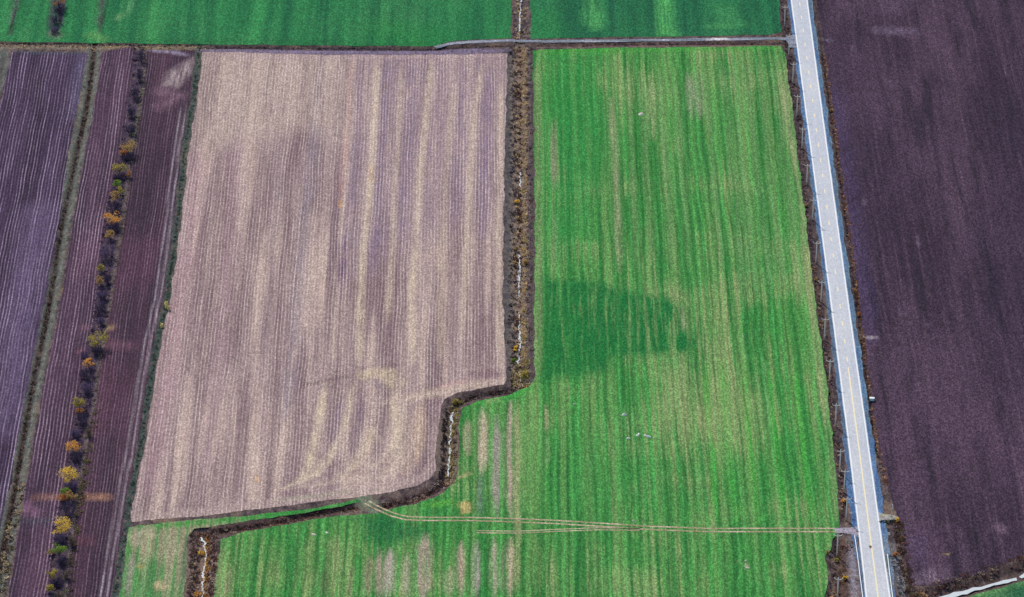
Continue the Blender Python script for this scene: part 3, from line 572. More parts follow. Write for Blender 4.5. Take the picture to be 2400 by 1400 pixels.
sheet('farm_track', [(2048, 1200), (2070, 1205), (2092, 1208), (2104, 1211), (2106, 1219), (2088, 1219), (2066, 1221), (2052, 1228)], M_TRACK, .115, 1.3, [('s', [(2060, 1213), (2104, 1215)], 3.4, (166, 158, 150), .85, 1), ('s', [(2068, 1206), (2100, 1208)], 1.5, (150, 158, 112), .7, .8)], amp=.3)

# ------------------------------------------------------------------ water
m = NT('bright_water', .16, .5); a = m.noise((.8, .5, 1), detail=2)
c = m.mix(a, alb((196, 206, 212)), alb((214, 222, 228))); M_WATER = m.out(c)  # pale base colour stands in for bright sky reflected in the water
def water(pts, wid, zz):
    Wp = np.array([P(x, y, zz)[:2] for x, y in pts]); wd = [.72 * w_ / pxm(x, y) for (x, y), w_ in zip(pts, wid)]
    d = np.r_[0, np.cumsum(np.linalg.norm(np.diff(Wp, axis=0), axis=1))]; t = np.arange(0, d[-1], .9)
    W = np.column_stack([np.interp(t, d, Wp[:, 0]), np.interp(t, d, Wp[:, 1])]); ww = np.interp(t, d, wd) * rng.uniform(.45, 1.35, len(t)); W[:, 0] += rng.normal(0, .22, len(t)); W[:, 1] += rng.normal(0, .1, len(t))
    return sheet('stream', wband(W, list(ww)), M_WATER, zz, 1.5, amp=0, world=True)
water([(1220, -300), (1221, 0), (1219, 30), (1218, 70), (1217, 92)], [6, 5, 4, 5, 3], -1.0)
water([(1219, 405), (1220, 420), (1219, 440)], [4, 6, 3], -1.05)
water([(1217, 598), (1217, 606), (1219, 618), (1217, 640), (1215, 660), (1216, 680), (1217, 700)], [5, 8, 4, 8, 8, 5, 3], -1.05)
water([(1217, 733), (1217, 760), (1218, 780), (1219, 800), (1219, 812), (1214, 832), (1216, 850), (1215, 862), (1217, 878), (1221, 893), (1223, 906)], [4, 4, 4, 8, 6, 4, 7, 4, 7, 6, 4], -1.05)
water([(1072, 957), (1065, 964), (1058, 975), (1059, 990), (1057, 1005), (1057, 1018), (1055, 1035), (1053, 1045), (1055, 1060), (1055, 1075), (1052, 1090), (1051, 1105), (1052, 1120)], [5, 6, 9, 5, 7, 4, 4, 3, 9, 6, 7, 4, 4], -1.05)
water([(470, 1260), (479, 1272), (480, 1285), (484, 1300), (481, 1320), (479, 1332), (475, 1342), (478, 1358), (474, 1370), (476, 1385), (473, 1400), (470, 1500)], [6, 7, 5, 7, 7, 6, 6, 8, 4, 6, 5, 6], -1.05)
sheet('stream', np.array([P(x, y, -1.0)[:2] for x, y in [(2190, 1404), (2225, 1393), (2235, 1388), (2255, 1386), (2280, 1377), (2300, 1376), (2340, 1364), (2365, 1358), (2382, 1354), (2384, 1361), (2340, 1371), (2310, 1379), (2285, 1384), (2255, 1394), (2225, 1404), (2205, 1412)]]), M_WATER, -1.0, 1.5, amp=.25, world=True)
sheet('stream', np.array([P(x, y, -1.0)[:2] for x, y in [(2388, 1352), (2400, 1344), (2450, 1328), (2455, 1334), (2405, 1352), (2394, 1356)]]), M_WATER, -1.0, 1.5, amp=.15, world=True)
#PART2
# ------------------------------------------------------------------ vegetation helpers
def leaf_mat(name, c1, c2, trans=.45):
    m = NT(name, .8, .1); a = m.noise(1.1, detail=3, rough=.7); b = m.noise(3.5, detail=1)
    c = m.mix(m.step(a, .32, .68), alb(c1), alb(c2)); c = m.gain(c, m.math('MULTIPLY_ADD', b, 1.1, .8))
    m.put(m.bsdf.inputs['Base Color'], c)
    tr = m.n('ShaderNodeBsdfTranslucent'); m.put(tr.inputs[0], c); mx = m.n('ShaderNodeMixShader'); mx.inputs[0].default_value = trans
    m.put(mx.inputs[1], m.bsdf.outputs[0]); m.put(mx.inputs[2], tr.outputs[0]); m.put(m.t.nodes['Material Output'].inputs[0], mx.outputs[0])
    return m.mat
def attr_mat(name, var=.8):
    m = NT(name, .9, .08); a = m.n('ShaderNodeAttribute', attribute_name='tint'); g = m.noise((1.6, 1.6, 1.6), detail=3, rough=.7)
    c = m.gain(a.outputs['Color'], m.math('MULTIPLY_ADD', m.math('SUBTRACT', g, .5), var * 2, 1.0))
    m.put(m.bsdf.inputs['Base Color'], c)
    tr = m.n('ShaderNodeBsdfTranslucent'); m.put(tr.inputs[0], c); mx = m.n('ShaderNodeMixShader'); mx.inputs[0].default_value = .35
    m.put(mx.inputs[1], m.bsdf.outputs[0]); m.put(mx.inputs[2], tr.outputs[0]); m.put(m.t.nodes['Material Output'].inputs[0], mx.outputs[0])
    return m.mat
M_DRY = attr_mat('dry_stems'); M_BARK = simple('grey_bark', (92, 80, 84), .3, 4.0, .9, .1)
M_TWIG = leaf_mat('bare_twigs', (88, 74, 104), (122, 106, 142), .1); M_TWIGD = leaf_mat('dark_bare_twigs', (64, 56, 80), (94, 82, 108), .1); M_TWIGB = leaf_mat('brown_bare_twigs', (96, 82, 78), (142, 126, 112), .15)
LEAF = {'yellow': leaf_mat('yellow_leaves', (218, 176, 60), (246, 220, 106)), 'orange': leaf_mat('orange_leaves', (204, 146, 60), (240, 194, 120)),
        'olive': leaf_mat('olive_leaves', (140, 130, 64), (200, 184, 100)), 'green': leaf_mat('green_leaves', (84, 124, 52), (150, 176, 78)),
        'rust': leaf_mat('rust_leaves', (158, 108, 66), (206, 152, 104)), 'tan': leaf_mat('tan_leaves', (150, 122, 72), (204, 174, 120))}

def leafy(px, py, wpx, hpx, kind, name, label, cat, group, low=False):
    s_ = pxm(px, py); wd = wpx / s_; rx, ry = wd / 2, wd * .42; rz = max(.22 * wd, min(.42 * wd, hpx / (s_ * .82) * .62))
    wd *= 1.12; rx *= 1.12; ry *= 1.12; rz *= 1.1; zc = rz * .95 + (.25 if low else .18 * wd); p = P(px, py, zc); g0 = gz(p[0], p[1])
    t = tag(empty(name, (p[0], p[1], g0), random.uniform(0, .6)), label, cat, group)
    mb = MB(); nst = 3 if low else 1
    for k in range(nst):
        a = random.uniform(0, 6.28); mb.tube([(0.12 * k, .05 * k, -.1), (.15 * math.cos(a), .15 * math.sin(a), zc * .6), (.4 * rx * math.cos(a), .3 * ry * math.sin(a), zc)], [.06 + .016 * wd, .05 + .01 * wd, .03], 6)
    for k in range(6):
        a = k * 1.05 + random.uniform(-.3, .3); q = random.uniform(.35, .75); mb.tube([(0, 0, zc * random.uniform(.35, .6)), (rx * .45 * math.cos(a), ry * .45 * math.sin(a), zc * .95), (rx * q * math.cos(a), ry * q * math.sin(a), zc + rz * random.uniform(-.1, .6))], [.05 + .006 * wd, .04, .015], 5, False)
    mb.build('trunk', M_BARK, t)
    mb = MB(); ncl = int(7 + wd * 1.6); cl = []
    for k in range(ncl):
        u = rng.normal(size=3); u /= np.linalg.norm(u); u *= random.uniform(.35, 1.0) ** .6
        cl.append((u[0] * rx * .85, u[1] * ry * .85, zc + u[2] * rz * .85, random.uniform(.16, .30) * wd * .8))
    nl = int(160 + wd * 70)
    for k in range(nl):
        c = random.choice(cl); d = rng.normal(size=3); d = d / np.linalg.norm(d) * c[3] * random.random() ** .5; d[2] *= .7
        o = np.array(c[:3]) + d; o[2] = max(o[2], .15)
        a = rng.normal(size=3); a /= np.linalg.norm(a); b = np.cross(a, rng.normal(size=3)); b /= np.linalg.norm(b) + 1e-9; h = random.uniform(.14, .30)
        mb.add([o - a * h - b * h * .2, o - b * h * .7, o + a * h, o + b * h * .7], [(0, 1, 2, 3)])
    mb.build('crown', LEAF[kind], t)
    return t
def bare(px, py, wpx, hpx, mat, name, label, cat, group):
    s_ = pxm(px, py); wd = wpx / s_; H = max(1.2, hpx / (s_ * .82) * .72); p = P(px, py, H * .5); g0 = gz(p[0], p[1])
    t = tag(empty(name, (p[0], p[1], g0), random.uniform(0, .6)), label, cat, group)
    mb = MB(); tips = []
    for k in range(int(9 + wd * 2)):
        a = random.uniform(0, 6.28); r = random.random() ** .5; x, y = wd * .46 * r * math.cos(a), wd * .34 * r * math.sin(a); h = H * random.uniform(.7, 1.05) * (1 - .35 * r * r)
        x0, y0 = x * random.uniform(.3, .8), y * random.uniform(.3, .8)
        mb.tube([(x0, y0, -.1), (x0 * .5 + x * .5, y0 * .5 + y * .5, h * .5), (x, y, h)], [.05, .035, .012], 4, False); tips.append((x0, y0, x, y, h))
    mb.build('stems', M_BARK, t)
    mb = MB()
    for k in range(int(120 + wd * 75)):
        x0, y0, x, y, h = random.choice(tips); q = random.uniform(.2, 1.0); o = np.array([x0 + (x - x0) * q, y0 + (y - y0) * q, h * q]) + rng.normal(0, .28, 3)
        o[2] = max(.1, o[2]); d = np.array([rng.normal(0, .45), rng.normal(0, .45), random.uniform(.3, 1.1)]); L = random.uniform(.4, 1.0); d = d / np.linalg.norm(d) * L
        b = np.cross(d, rng.normal(size=3)); b = b / (np.linalg.norm(b) + 1e-9) * random.uniform(.04, .10)
        mb.add([o - b, o + b, o + d + b * .3, o + d - b * .3], [(0, 1, 2, 3)])
    mb.build('twigs', mat, t)
    return t
def tussocks(name, items, label, cat='dry grass'):
    # items: (x, y, radius, height, colour)  -> one mass of dry stems and sedge
    V, Fc, Cc = [], [], []
    for x, y, r, h, c in items:
        a4 = np.array(alb(c)); g0 = gz(x, y); n = int(7 + r * 9)
        for k in range(n):
            a = random.uniform(0, 6.28); q = random.random() ** .5 * r; bx, by = x + q * math.cos(a), y + q * math.sin(a) * .9
            hh = h * random.uniform(.5, 1.1) * (1 - .4 * (q / r) ** 2); lean = 1.0 * hh + .15; wv = random.uniform(.12, .30)
            dx, dy = math.cos(a) * lean * random.random() + rng.normal(0, .1), math.sin(a) * lean * random.random() + rng.normal(0, .1)
            ca, sa = math.cos(a + 1.57 + rng.normal(0, .6)) * wv, math.sin(a + 1.57 + rng.normal(0, .6)) * wv; b = len(V)
            V += [(bx - ca, by - sa, g0 - .05), (bx + ca, by + sa, g0 - .05), (bx + dx + ca * .7, by + dy + sa * .7, g0 + hh), (bx + dx - ca * .7, by + dy - sa * .7, g0 + hh)]
            Fc.append((b, b + 1, b + 2, b + 3)); f_ = random.uniform(1.0, 1.9); cc = (a4[0] * f_, a4[1] * f_, a4[2] * f_, 1); Cc += [cc] * 4
    me = bpy.data.meshes.new(name); me.from_pydata(V, [], Fc); me.update()
    at = me.attributes.new('tint', 'FLOAT_COLOR', 'POINT'); at.data.foreach_set('color', np.array(Cc, np.float32).ravel()); me.materials.append(M_DRY)
    o = bpy.data.objects.new(name, me); col.objects.link(o); return tag(o, label, cat, None, 'stuff')
def along(line, n, spread, pal, r=(.4, 1.0), h=(.4, .9), bias=0.0, y0=-1e9, y1=1e9):
    W = resample(P2(line), .5); out = []
    for k in range(n):
        i = random.randrange(len(W)); t = W[min(i + 1, len(W) - 1)] - W[max(i - 1, 0)]; t /= np.linalg.norm(t) + 1e-9
        o = bias + (random.uniform(-spread, spread)); p = W[i] + np.array([-t[1], t[0]]) * o
        out.append((p[0], p[1], random.uniform(*r), random.uniform(*h), random.choice(pal)))
    return out
TANS = [(206, 184, 146), (190, 172, 148), (212, 190, 144), (182, 164, 146)]; BRN = [(98, 78, 74), (118, 96, 88), (80, 66, 68), (106, 88, 86)]; GRY = [(136, 126, 134), (112, 104, 112), (158, 146, 150), (92, 84, 94)]; OLV = [(150, 142, 84), (120, 118, 74), (170, 158, 92)]; RED = [(110, 72, 66), (126, 86, 74), (90, 58, 56)]

# ------------------------------------------------------------------ dry growth along ditches and verges
D3u = [(1221, -300), (1221, -100), (1221, 92)]; D3l = D3[3:]
tussocks('ditch_reeds', along(D3u, 230, 3.2, TANS + TANS + BRN + GRY, (.5, 1.0), (.5, 1.0)), 'tan and brown dry reeds filling the ditch between the two far green fields', 'reeds')
it = along(D3l, 330, .9, TANS + TANS + OLV[2:], (.5, 1.0), (.6, 1.1), -1.6 if False else 1.6) + along(D3l, 220, 1.0, TANS + BRN + RED, (.5, 1.0), (.5, 1.0), -1.7)
it += along(D3l, 260, 1.3, GRY + BRN[:1] + [(132, 110, 116)], (.4, .9), (.3, .7), 3.4) + along(D3l, 240, 1.2, GRY[:2] + [(62, 54, 64), (70, 62, 66), (84, 72, 70)], (.4, .9), (.3, .8), -3.6) + along(D3l, 130, .6, BRN + RED, (.3, .7), (.3, .7), -.2)
it += [p for p in along(D3l[-2:], 120, 3.2, OLV + TANS, (.5, 1.0), (.5, 1.0))]
tussocks('ditch_reeds', it, 'tan, brown and grey dry reeds filling the long ditch between stubble and green field', 'reeds')
it = along(D5, 110, 1.3, OLV + TANS[:2] + BRN[:2] + TANS[3:], (.5, 1.0), (.5, 1.0), 1.9) + along(D5, 120, .9, [(62, 54, 60), (80, 68, 72), (52, 46, 52)], (.4, .8), (.3, .6), -1.9) + along(D4, 150, 1.8, BRN + GRY[1:2] + TANS[1:2] + [(56, 50, 52)], (.4, .8), (.2, .5)) + along(D4[-2:] + D5[:1], 40, 1.5, OLV[:1] + TANS[:1] + BRN, (.5, .9), (.5, .8))
tussocks('ditch_reeds', it, 'olive and brown reeds along the short ditch between stubble corner and striped green', 'reeds')
it = along(D6, 170, 2.2, BRN + RED + GRY[1:2] + TANS[3:], (.4, .9), (.2, .6)) + along(D6b, 300, 2.1, BRN + RED + BRN + TANS[3:], (.4, .9), (.2, .5)) + along([(x, y + 8) for x, y in D6b], 70, .5, [(150, 126, 112), (170, 146, 126)], (.3, .6), (.2, .4)) + along([(1045, 1122), (1010, 1158), (965, 1178)], 50, .4, [(176, 158, 150)], (.3, .5), (.2, .4), -1.8)
tussocks('ditch_brush', it, 'dark brown dead growth in the slanting ditch below the stubble field', 'dead growth')
it = along(D7[:4], 200, 1.6, [(128, 108, 112), (104, 84, 88)] + RED + TANS[3:], (.5, 1.0), (.4, .8), 3.4) + along(D7[:4], 90, .8, [(214, 168, 84), (206, 170, 104), (190, 150, 90)], (.4, .9), (.5, .9), 1.5) + along(D7[:4], 190, 1.7, BRN + TANS[3:] + [(120, 98, 86)], (.4, .9), (.4, .8), -2.8)
tussocks('ditch_reeds', it, 'golden and brown reeds around the narrow stream at the bottom edge', 'reeds')
it = along(D8, 300, 2.8, BRN + GRY[1:2] + TANS[3:] + RED, (.5, 1.0), (.3, .6), 5.0) + along(D8, 60, .5, BRN + TANS[3:], (.3, .6), (.2, .4), -2.2) + along([(x, y - 24) for x, y in D8], 60, 1.2, [(150, 128, 124)], (.4, .7), (.3, .5))
tussocks('bank_grass', it, 'brown dead grass on the stream bank in the bottom right corner', 'dry grass')
it = along(ex(D1, 40, 1500), 420, 1.0, [(70, 54, 50), (86, 66, 58), (60, 50, 50), (92, 80, 62)], (.3, .8), (.2, .5)) + along(ex(D1, 60, 1500), 160, 3.0, [(120, 130, 120), (104, 118, 104), (134, 138, 128)], (.3, .7), (.1, .25)) + along(D1[-5:], 120, 1.6, TANS[:2] + BRN + OLV[1:2], (.5, 1.1), (.5, 1.0), 1.5)
tussocks('ditch_grass', it, 'dark brown grass along the narrow ditch between the two leftmost purple fields', 'dry grass')
it = along(ex(D2, -20, 1500), 430, .8, [(62, 80, 76), (74, 92, 84), (56, 70, 70), (84, 98, 88)], (.3, .7), (.15, .35)) + along(D2[4:7], 20, .6, [(92, 120, 84)], (.4, .7), (.2, .4))
tussocks('margin_grass', it, 'dark green grass margin along the left side of the tan stubble field', 'grass')
it = along(PTH, 330, .7, [(132, 124, 110), (112, 106, 92), (150, 142, 118), (96, 84, 92)], (.3, .7), (.15, .4)) + along(HDG, 520, 3.0, [(68, 57, 80), (82, 69, 94), (60, 52, 70), (94, 80, 102)], (.4, .9), (.2, .6)) + along(PTH[1:4], 40, .5, [(160, 168, 128)], (.4, .8), (.2, .4)) + along(PTH[-7:], 110, 1.4, OLV[1:2] + [(112, 100, 84), (130, 118, 88)], (.5, 1.0), (.4, .9), 1.0)
tussocks('hedge_grass', it, 'dull purple and olive grass under the row of autumn trees', 'dry grass')
it = along([(-100, 106), (0, 108), (200, 110), (480, 112)], 300, 1.7, [(190, 168, 132), (160, 144, 120), (110, 96, 96), (206, 184, 140)], (.3, .7), (.1, .35)) + along([(-100, 101), (200, 103), (480, 107)], 130, .5, [(58, 50, 56)], (.3, .6), (.1, .3)) + along(DT1 + DT2, 260, 1.3, [(60, 50, 56), (84, 66, 66), (110, 88, 86)], (.3, .6), (.1, .3))
tussocks('bank_grass', it, 'pale dry grass on the long bank below the far green fields', 'dry grass')
VLu = [(x + 9, y) for x, y in VL if y < 1238]; VLd = [(x + 26, y) for x, y in VL if y > 1262]
it = along(VLu, 620, 1.5, [(70, 56, 66), (92, 76, 84), (58, 48, 54), (120, 100, 104), (82, 66, 66)], (.3, .8), (.15, .45)) + along([p for p in VLu if p[1] > 600], 150, .9, TANS[3:] + [(150, 122, 104), (128, 104, 84), (190, 160, 136)], (.3, .8), (.2, .5), -.3)
it += along(VLd, 320, 3.2, BRN + RED + OLV[1:2] + [(70, 60, 66)], (.4, .9), (.2, .6)) + along([(x - 18, y) for x, y in VLd], 90, 1.0, [(74, 66, 70), (96, 86, 88)], (.3, .8), (.2, .5))
tussocks('verge_grass', it, 'dark brown and purple grass on the verge between green field and road', 'dry grass')
VRu = [(x - 2, y) for x, y in VR if y < 1150]
it = along([p for p in VRu if p[1] > 115], 420, .55, [(186, 140, 104), (160, 112, 76), (140, 96, 70), (206, 172, 150), (120, 88, 76)], (.25, .6), (.2, .45)) + along([(x - 6, y) for x, y in VRu if y > 100], 260, .4, [(60, 48, 56), (74, 58, 60)], (.3, .5), (.1, .3)) + along([(x - 3, y) for x, y in VRu if y < 120], 120, .8, [(92, 62, 76), (104, 92, 96)], (.3, .6), (.15, .35))
it += along([(2106, 1225), (2112, 1270), (2120, 1320), (2134, 1380), (2150, 1420)], 260, 1.7, BRN + RED + OLV[1:2] + GRY[1:2], (.4, .9), (.2, .55)) + along([(2092, 1300), (2106, 1350), (2120, 1410)], 110, 1.3, [(140, 140, 152), (104, 112, 120), (160, 156, 166), (80, 78, 80)], (.3, .7), (.15, .4)) + along([(2066, 1222), (2080, 1226), (2096, 1222)], 30, .8, [(74, 84, 76), (60, 66, 62)], (.3, .7), (.2, .4)) + along([(2150, 1392), (2170, 1398)], 30, 1.5, [(190, 160, 130)], (.4, .8), (.3, .6))
tussocks('verge_grass', it, 'rusty orange and brown grass on the verge between road and purple field', 'dry grass')

# ------------------------------------------------------------------ trees and shrubs of the hedge row
HG = 'autumn trees in the hedge row'; HB = 'bare shrubs in the hedge row'
for px, py, w_, h_, k, lab in (
    (136, 2, 34, 14, 'rust', 'orange-brown shrub cut by the top edge of the photo, in the far green field'),
    (300, 342, 40, 16, 'tan', 'brown-gold tree farthest up the hedge row, at its upper end'),
    (289, 358, 20, 10, 'rust', 'small rust shrub just below the farthest brown-gold tree'),
    (279, 394, 32, 16, 'olive', 'olive-gold tree with a rust shrub at its right side'),
    (301, 408, 16, 16, 'rust', 'small rust shrub leaning at the right of the olive-gold tree'),
    (275, 430, 22, 18, 'green', 'small bright green tree high up in the hedge row'),
    (280, 446, 20, 12, 'olive', 'olive bush between the small green tree and the tan bush'),
    (267, 459, 28, 16, 'tan', 'tan bush with a dark bare shrub below it, left of the path'),
    (262, 511, 42, 16, 'orange', 'wide bright orange tree in the upper half of the hedge row'),
    (256, 549, 24, 11, 'tan', 'small golden shrub just below the wide bright orange tree'),
    (237, 627, 20, 18, 'olive', 'dull olive shrub above a brown-gold shrub, mid hedge row'),
    (234, 656, 22, 20, 'tan', 'brown-gold shrub directly below the dull olive shrub'),
    (228, 797, 48, 22, 'olive', 'wide yellow-green tree in the middle of the hedge row, above an orange shrub'),
    (208, 850, 24, 13, 'orange', 'small glowing orange shrub below the wide yellow-green tree'),
    (185, 943, 32, 17, 'olive', 'yellow-green tree with a little orange shrub under it'),
    (188, 962, 20, 8, 'rust', 'little orange-brown shrub tucked under a yellow-green tree'),
    (171, 1044, 36, 18, 'orange', 'orange-yellow tree above the largest yellow dome tree'),
    (162, 1114, 48, 26, 'yellow', 'large dome-shaped yellow tree with dark shade below'),
    (153, 1152, 26, 10, 'green', 'low green shrub above the orange stubble streak'),
    (151, 1165, 26, 8, 'rust', 'low orange shrub lying in line with the orange stubble streak'),
    (166, 1160, 26, 20, 'tan', 'dull brown shrub at the right of the low green shrub'),
    (143, 1233, 48, 28, 'yellow', 'brightest lemon-yellow round tree near the lower end of the hedge row'),
    (138, 1289, 36, 20, 'green', 'yellow-green round tree below the brightest yellow tree'),
    (116, 1293, 16, 10, 'olive', 'small olive shrub at the left side of the yellow-green round tree'),
    (122, 1345, 26, 16, 'olive', 'mustard-green shrub second from the lower end of the hedge row'),
    (115, 1378, 22, 20, 'olive', 'mustard shrub lowest in the hedge row, by the bottom edge')):
    leafy(px, py, w_, h_, k, 'autumn_tree' if w_ > 26 else 'autumn_shrub', lab, 'tree' if w_ > 26 else 'shrub', HG)
for px, py, w_, h_, m_, lab in (
    (140, 18, 34, 30, 'd', 'dark bare shrub under the orange-brown shrub at the top edge'), (132, 45, 32, 28, 'd', 'dark bare shrub in the middle of the far green field clump'), (128, 70, 26, 20, 'p', 'thin bare shrub at the lower end of the far green field clump'),
    (331, 128, 20, 44, 'd', 'tall dark bare shrub beside the pale bank at the head of the hedge row'), (326, 175, 22, 40, 'd', 'dark bare shrub, second from the bank at the head of the row'), (318, 215, 26, 34, 'd', 'dark bare shrub left of the pale grass bend of the path'), (310, 262, 26, 34, 'd', 'navy bare shrub above the bare one over the farthest brown-gold tree'), (305, 305, 30, 30, 'd', 'navy bare shrub right above the farthest brown-gold tree'),
    (301, 366, 34, 22, 'd', 'dark bare shrub below the farthest brown-gold tree'), (283, 412, 32, 22, 'd', 'dark bare shrub below the olive-gold tree'), (270, 482, 40, 34, 'd', 'big dark bare shrub above the wide bright orange tree'),
    (265, 533, 40, 26, 'd', 'dark bare shrub between wide orange tree and small golden shrub'), (252, 590, 46, 48, 'p', 'biggest purple bare shrub, below the small golden shrub'), (252, 652, 26, 34, 'd', 'dark bare shrub at the right of the brown-gold shrub'), (238, 690, 34, 28, 'p', 'purple bare shrub below the brown-gold shrub'), (238, 718, 36, 32, 'd', 'dark bare shrub under a purple one, mid hedge row'), (238, 752, 20, 26, 'p', 'thin bare shrub above the wide yellow-green tree'),
    (232, 820, 42, 24, 'd', 'dark bare shrub in the shade of the wide yellow-green tree'), (200, 832, 30, 18, 'p', 'low purple bare shrub left of the small glowing orange shrub'), (203, 875, 48, 32, 'd', 'wide dark bare shrub below the small glowing orange shrub'), (205, 908, 34, 30, 'p', 'purple bare shrub above the yellow-green tree with the orange shrub'),
    (192, 985, 44, 30, 'd', 'dark bare shrub below the little orange-brown shrub'), (178, 1014, 34, 24, 'p', 'purple bare shrub above the orange-yellow tree'), (208, 1012, 16, 34, 'b', 'olive-brown shrub by the path above the orange-yellow tree'), (178, 1070, 44, 26, 'd', 'dark bare shrub below the orange-yellow tree'),
    (163, 1140, 40, 20, 'p', 'violet bare shrub below the large dome-shaped yellow tree'), (158, 1192, 46, 44, 'd', 'big dark violet bare shrub above the brightest lemon-yellow tree'), (140, 1263, 42, 28, 'p', 'violet bare shrub below the brightest lemon-yellow tree'), (168, 1268, 22, 34, 'b', 'brown bare shrub beside the path by the brightest lemon-yellow tree'),
    (142, 1316, 36, 26, 'd', 'dark bare shrub below the yellow-green round tree'), (152, 1348, 26, 28, 'b', 'brown bare shrub right of the mustard-green shrub'), (134, 1364, 34, 24, 'd', 'dark bare shrub above the lowest mustard shrub'), (142, 1394, 34, 22, 'b', 'brown bare shrub cut by the bottom edge, right of the lowest mustard shrub')):
    bare(px, py, w_, h_, {'d': M_TWIGD, 'p': M_TWIG, 'b': M_TWIGB}[m_], 'bare_shrub', lab, 'shrub', HB)
DG = 'shrubs in the ditches'; VG = 'shrubs on the road verges'
for px, py, w_, h_, k, lab, g in (
    (1212, 466, 13, 14, 'yellow', 'golden shrub in the long ditch, well above the first open water', DG), (1210, 578, 12, 18, 'tan', 'tan shrub just above the first open water of the long ditch', DG), (1208, 612, 12, 16, 'tan', 'tan shrub left of the first open water in the long ditch', DG),
    (1232, 610, 13, 10, 'tan', 'little tan shrub right of the first open water in the long ditch', DG), (1209, 812, 14, 18, 'yellow', 'yellow shrub left of the open water low in the long ditch', DG), (1205, 841, 13, 18, 'green', 'olive-green shrub left of the lower water, below the yellow shrub', DG), (1230, 872, 22, 20, 'olive', 'olive shrub right of the lowest water in the long ditch', DG),
    (1070, 937, 18, 10, 'olive', 'gold-brown shrub at the bend of the ditch by the stubble corner', DG), (470, 1288, 12, 14, 'yellow', 'yellow shrub left of the narrow stream at the bottom edge', DG), (463, 1385, 16, 18, 'orange', 'orange shrub left of the stream, cut near the bottom edge', DG),
    (1977, 1170, 12, 18, 'orange', 'orange shrub beside a utility pole, above the farm track entrance', VG), (1982, 1353, 14, 10, 'yellow', 'mustard shrub beside the lowest utility pole', VG), (1940, 1293, 8, 14, 'tan', 'small tan shrub on the green field edge near the guardrail', VG), (1961, 1307, 11, 14, 'olive', 'olive shrub at the foot of a utility pole by the guardrail', VG), (1948, 1397, 12, 10, 'orange', 'orange shrub at the bottom edge, left of the road', VG),
    (2104, 1217, 12, 16, 'yellow', 'yellow shrub at the end of the short gravel drive', VG), (1948, 256, 8, 10, 'tan', 'lone tan shrub on the right verge, high up the road', VG), (2013, 735, 11, 22, 'rust', 'rusty shrub on the right verge beside the purple field', VG), (2004, 680, 8, 22, 'rust', 'rusty shrub on the right verge, second above the pale box', VG), (2100, 1297, 14, 14, 'rust', 'brown shrub on the right verge beside the guardrail start', VG),
    (1891, 477, 9, 16, 'tan', 'tan shrub on the left verge, beside an upper utility pole', VG), (1912, 652, 9, 18, 'tan', 'pale tan shrub on the left verge, halfway along the road', VG)):
    leafy(px, py, w_, h_, k, 'low_shrub', lab, 'shrub', g, True)
def reed_clump(px, py, w_, h_, c, lab):
    s_ = pxm(px, py); H = h_ / (s_ * .82) * .7; p = P(px, py, H * .5); mb = MB()
    for k in range(46):
        a = random.uniform(0, 6.28); r = random.random() ** .5 * w_ / s_ / 2; x, y = r * math.cos(a), r * math.sin(a) * 1.4; hh = H * random.uniform(.6, 1.1); wv = random.uniform(.04, .09)
        mb.add([(x - wv, y, 0), (x + wv, y, 0), (x + wv * .6 + rng.normal(0, .12), y + rng.normal(0, .15), hh), (x - wv * .6 + rng.normal(0, .12), y + rng.normal(0, .15), hh)], [(0, 1, 2, 3)])
    o = mb.build('reed_clump', c); o.location = (p[0], p[1], gz(p[0], p[1])); return tag(o, lab, 'reeds', 'pale reed clumps by the stubble field')
M_PALE = leaf_mat('pale_reeds', (206, 188, 120), (236, 224, 176), .3)
reed_clump(390, 713, 7, 22, M_PALE, 'larger pale cream reed clump at the left edge of the stubble field'); reed_clump(395, 722, 5, 14, M_PALE, 'small reed clump just right of the larger cream one'); reed_clump(379, 762, 5, 14, M_PALE, 'single cream reed clump below the pair at the stubble edge')

# ------------------------------------------------------------------ utility poles
M_POLE = simple('weathered_pole_wood', (232, 228, 228), .1, 2.0, .8, .2); M_INS = simple('pale_insulator', (216, 222, 228), .1, 3, .3, .5); M_STEEL = simple('grey_steel', (150, 156, 166), .15, 2, .45, .4, .3)
tops = [(1841, 12), (1851, 80), (1860, 145), (1870, 221), (1882, 298), (1893, 383), (1907, 466), (1915, 565), (1927, 656), (1935, 743), (1947, 841), (1961, 945), (1971, 1052), (1981, 1099), (1986, 1164), (1965, 1247), (1966, 1350)]
where = ['utility pole on the left verge nearest the top edge of the photo', 'utility pole beside the upper farm track junction, above it', 'utility pole just below the upper farm track junction', 'utility pole third below the top edge gap, left of the road bend start', 'fifth utility pole from the top edge along the left verge', 'sixth utility pole from the top edge along the left verge', 'utility pole beside the tan shrub of the upper left verge', 'utility pole between the two tan shrubs of the left verge', 'utility pole beside the pale tan shrub halfway along the road', 'utility pole level with the broken middle of the road, above the yellow line', 'utility pole just above the start of the solid yellow line', 'utility pole level with the pale box across the road', 'utility pole first below the pale box level, left verge', 'utility pole third above the lower farm track entrance', 'utility pole beside the orange shrub and the white diamond sign', 'utility pole just below the lower farm track entrance', 'lowest utility pole, curved crossarm, beside the mustard shrub']
where[3] = 'fourth utility pole from the top edge along the left verge'
POLE_H = 10.6
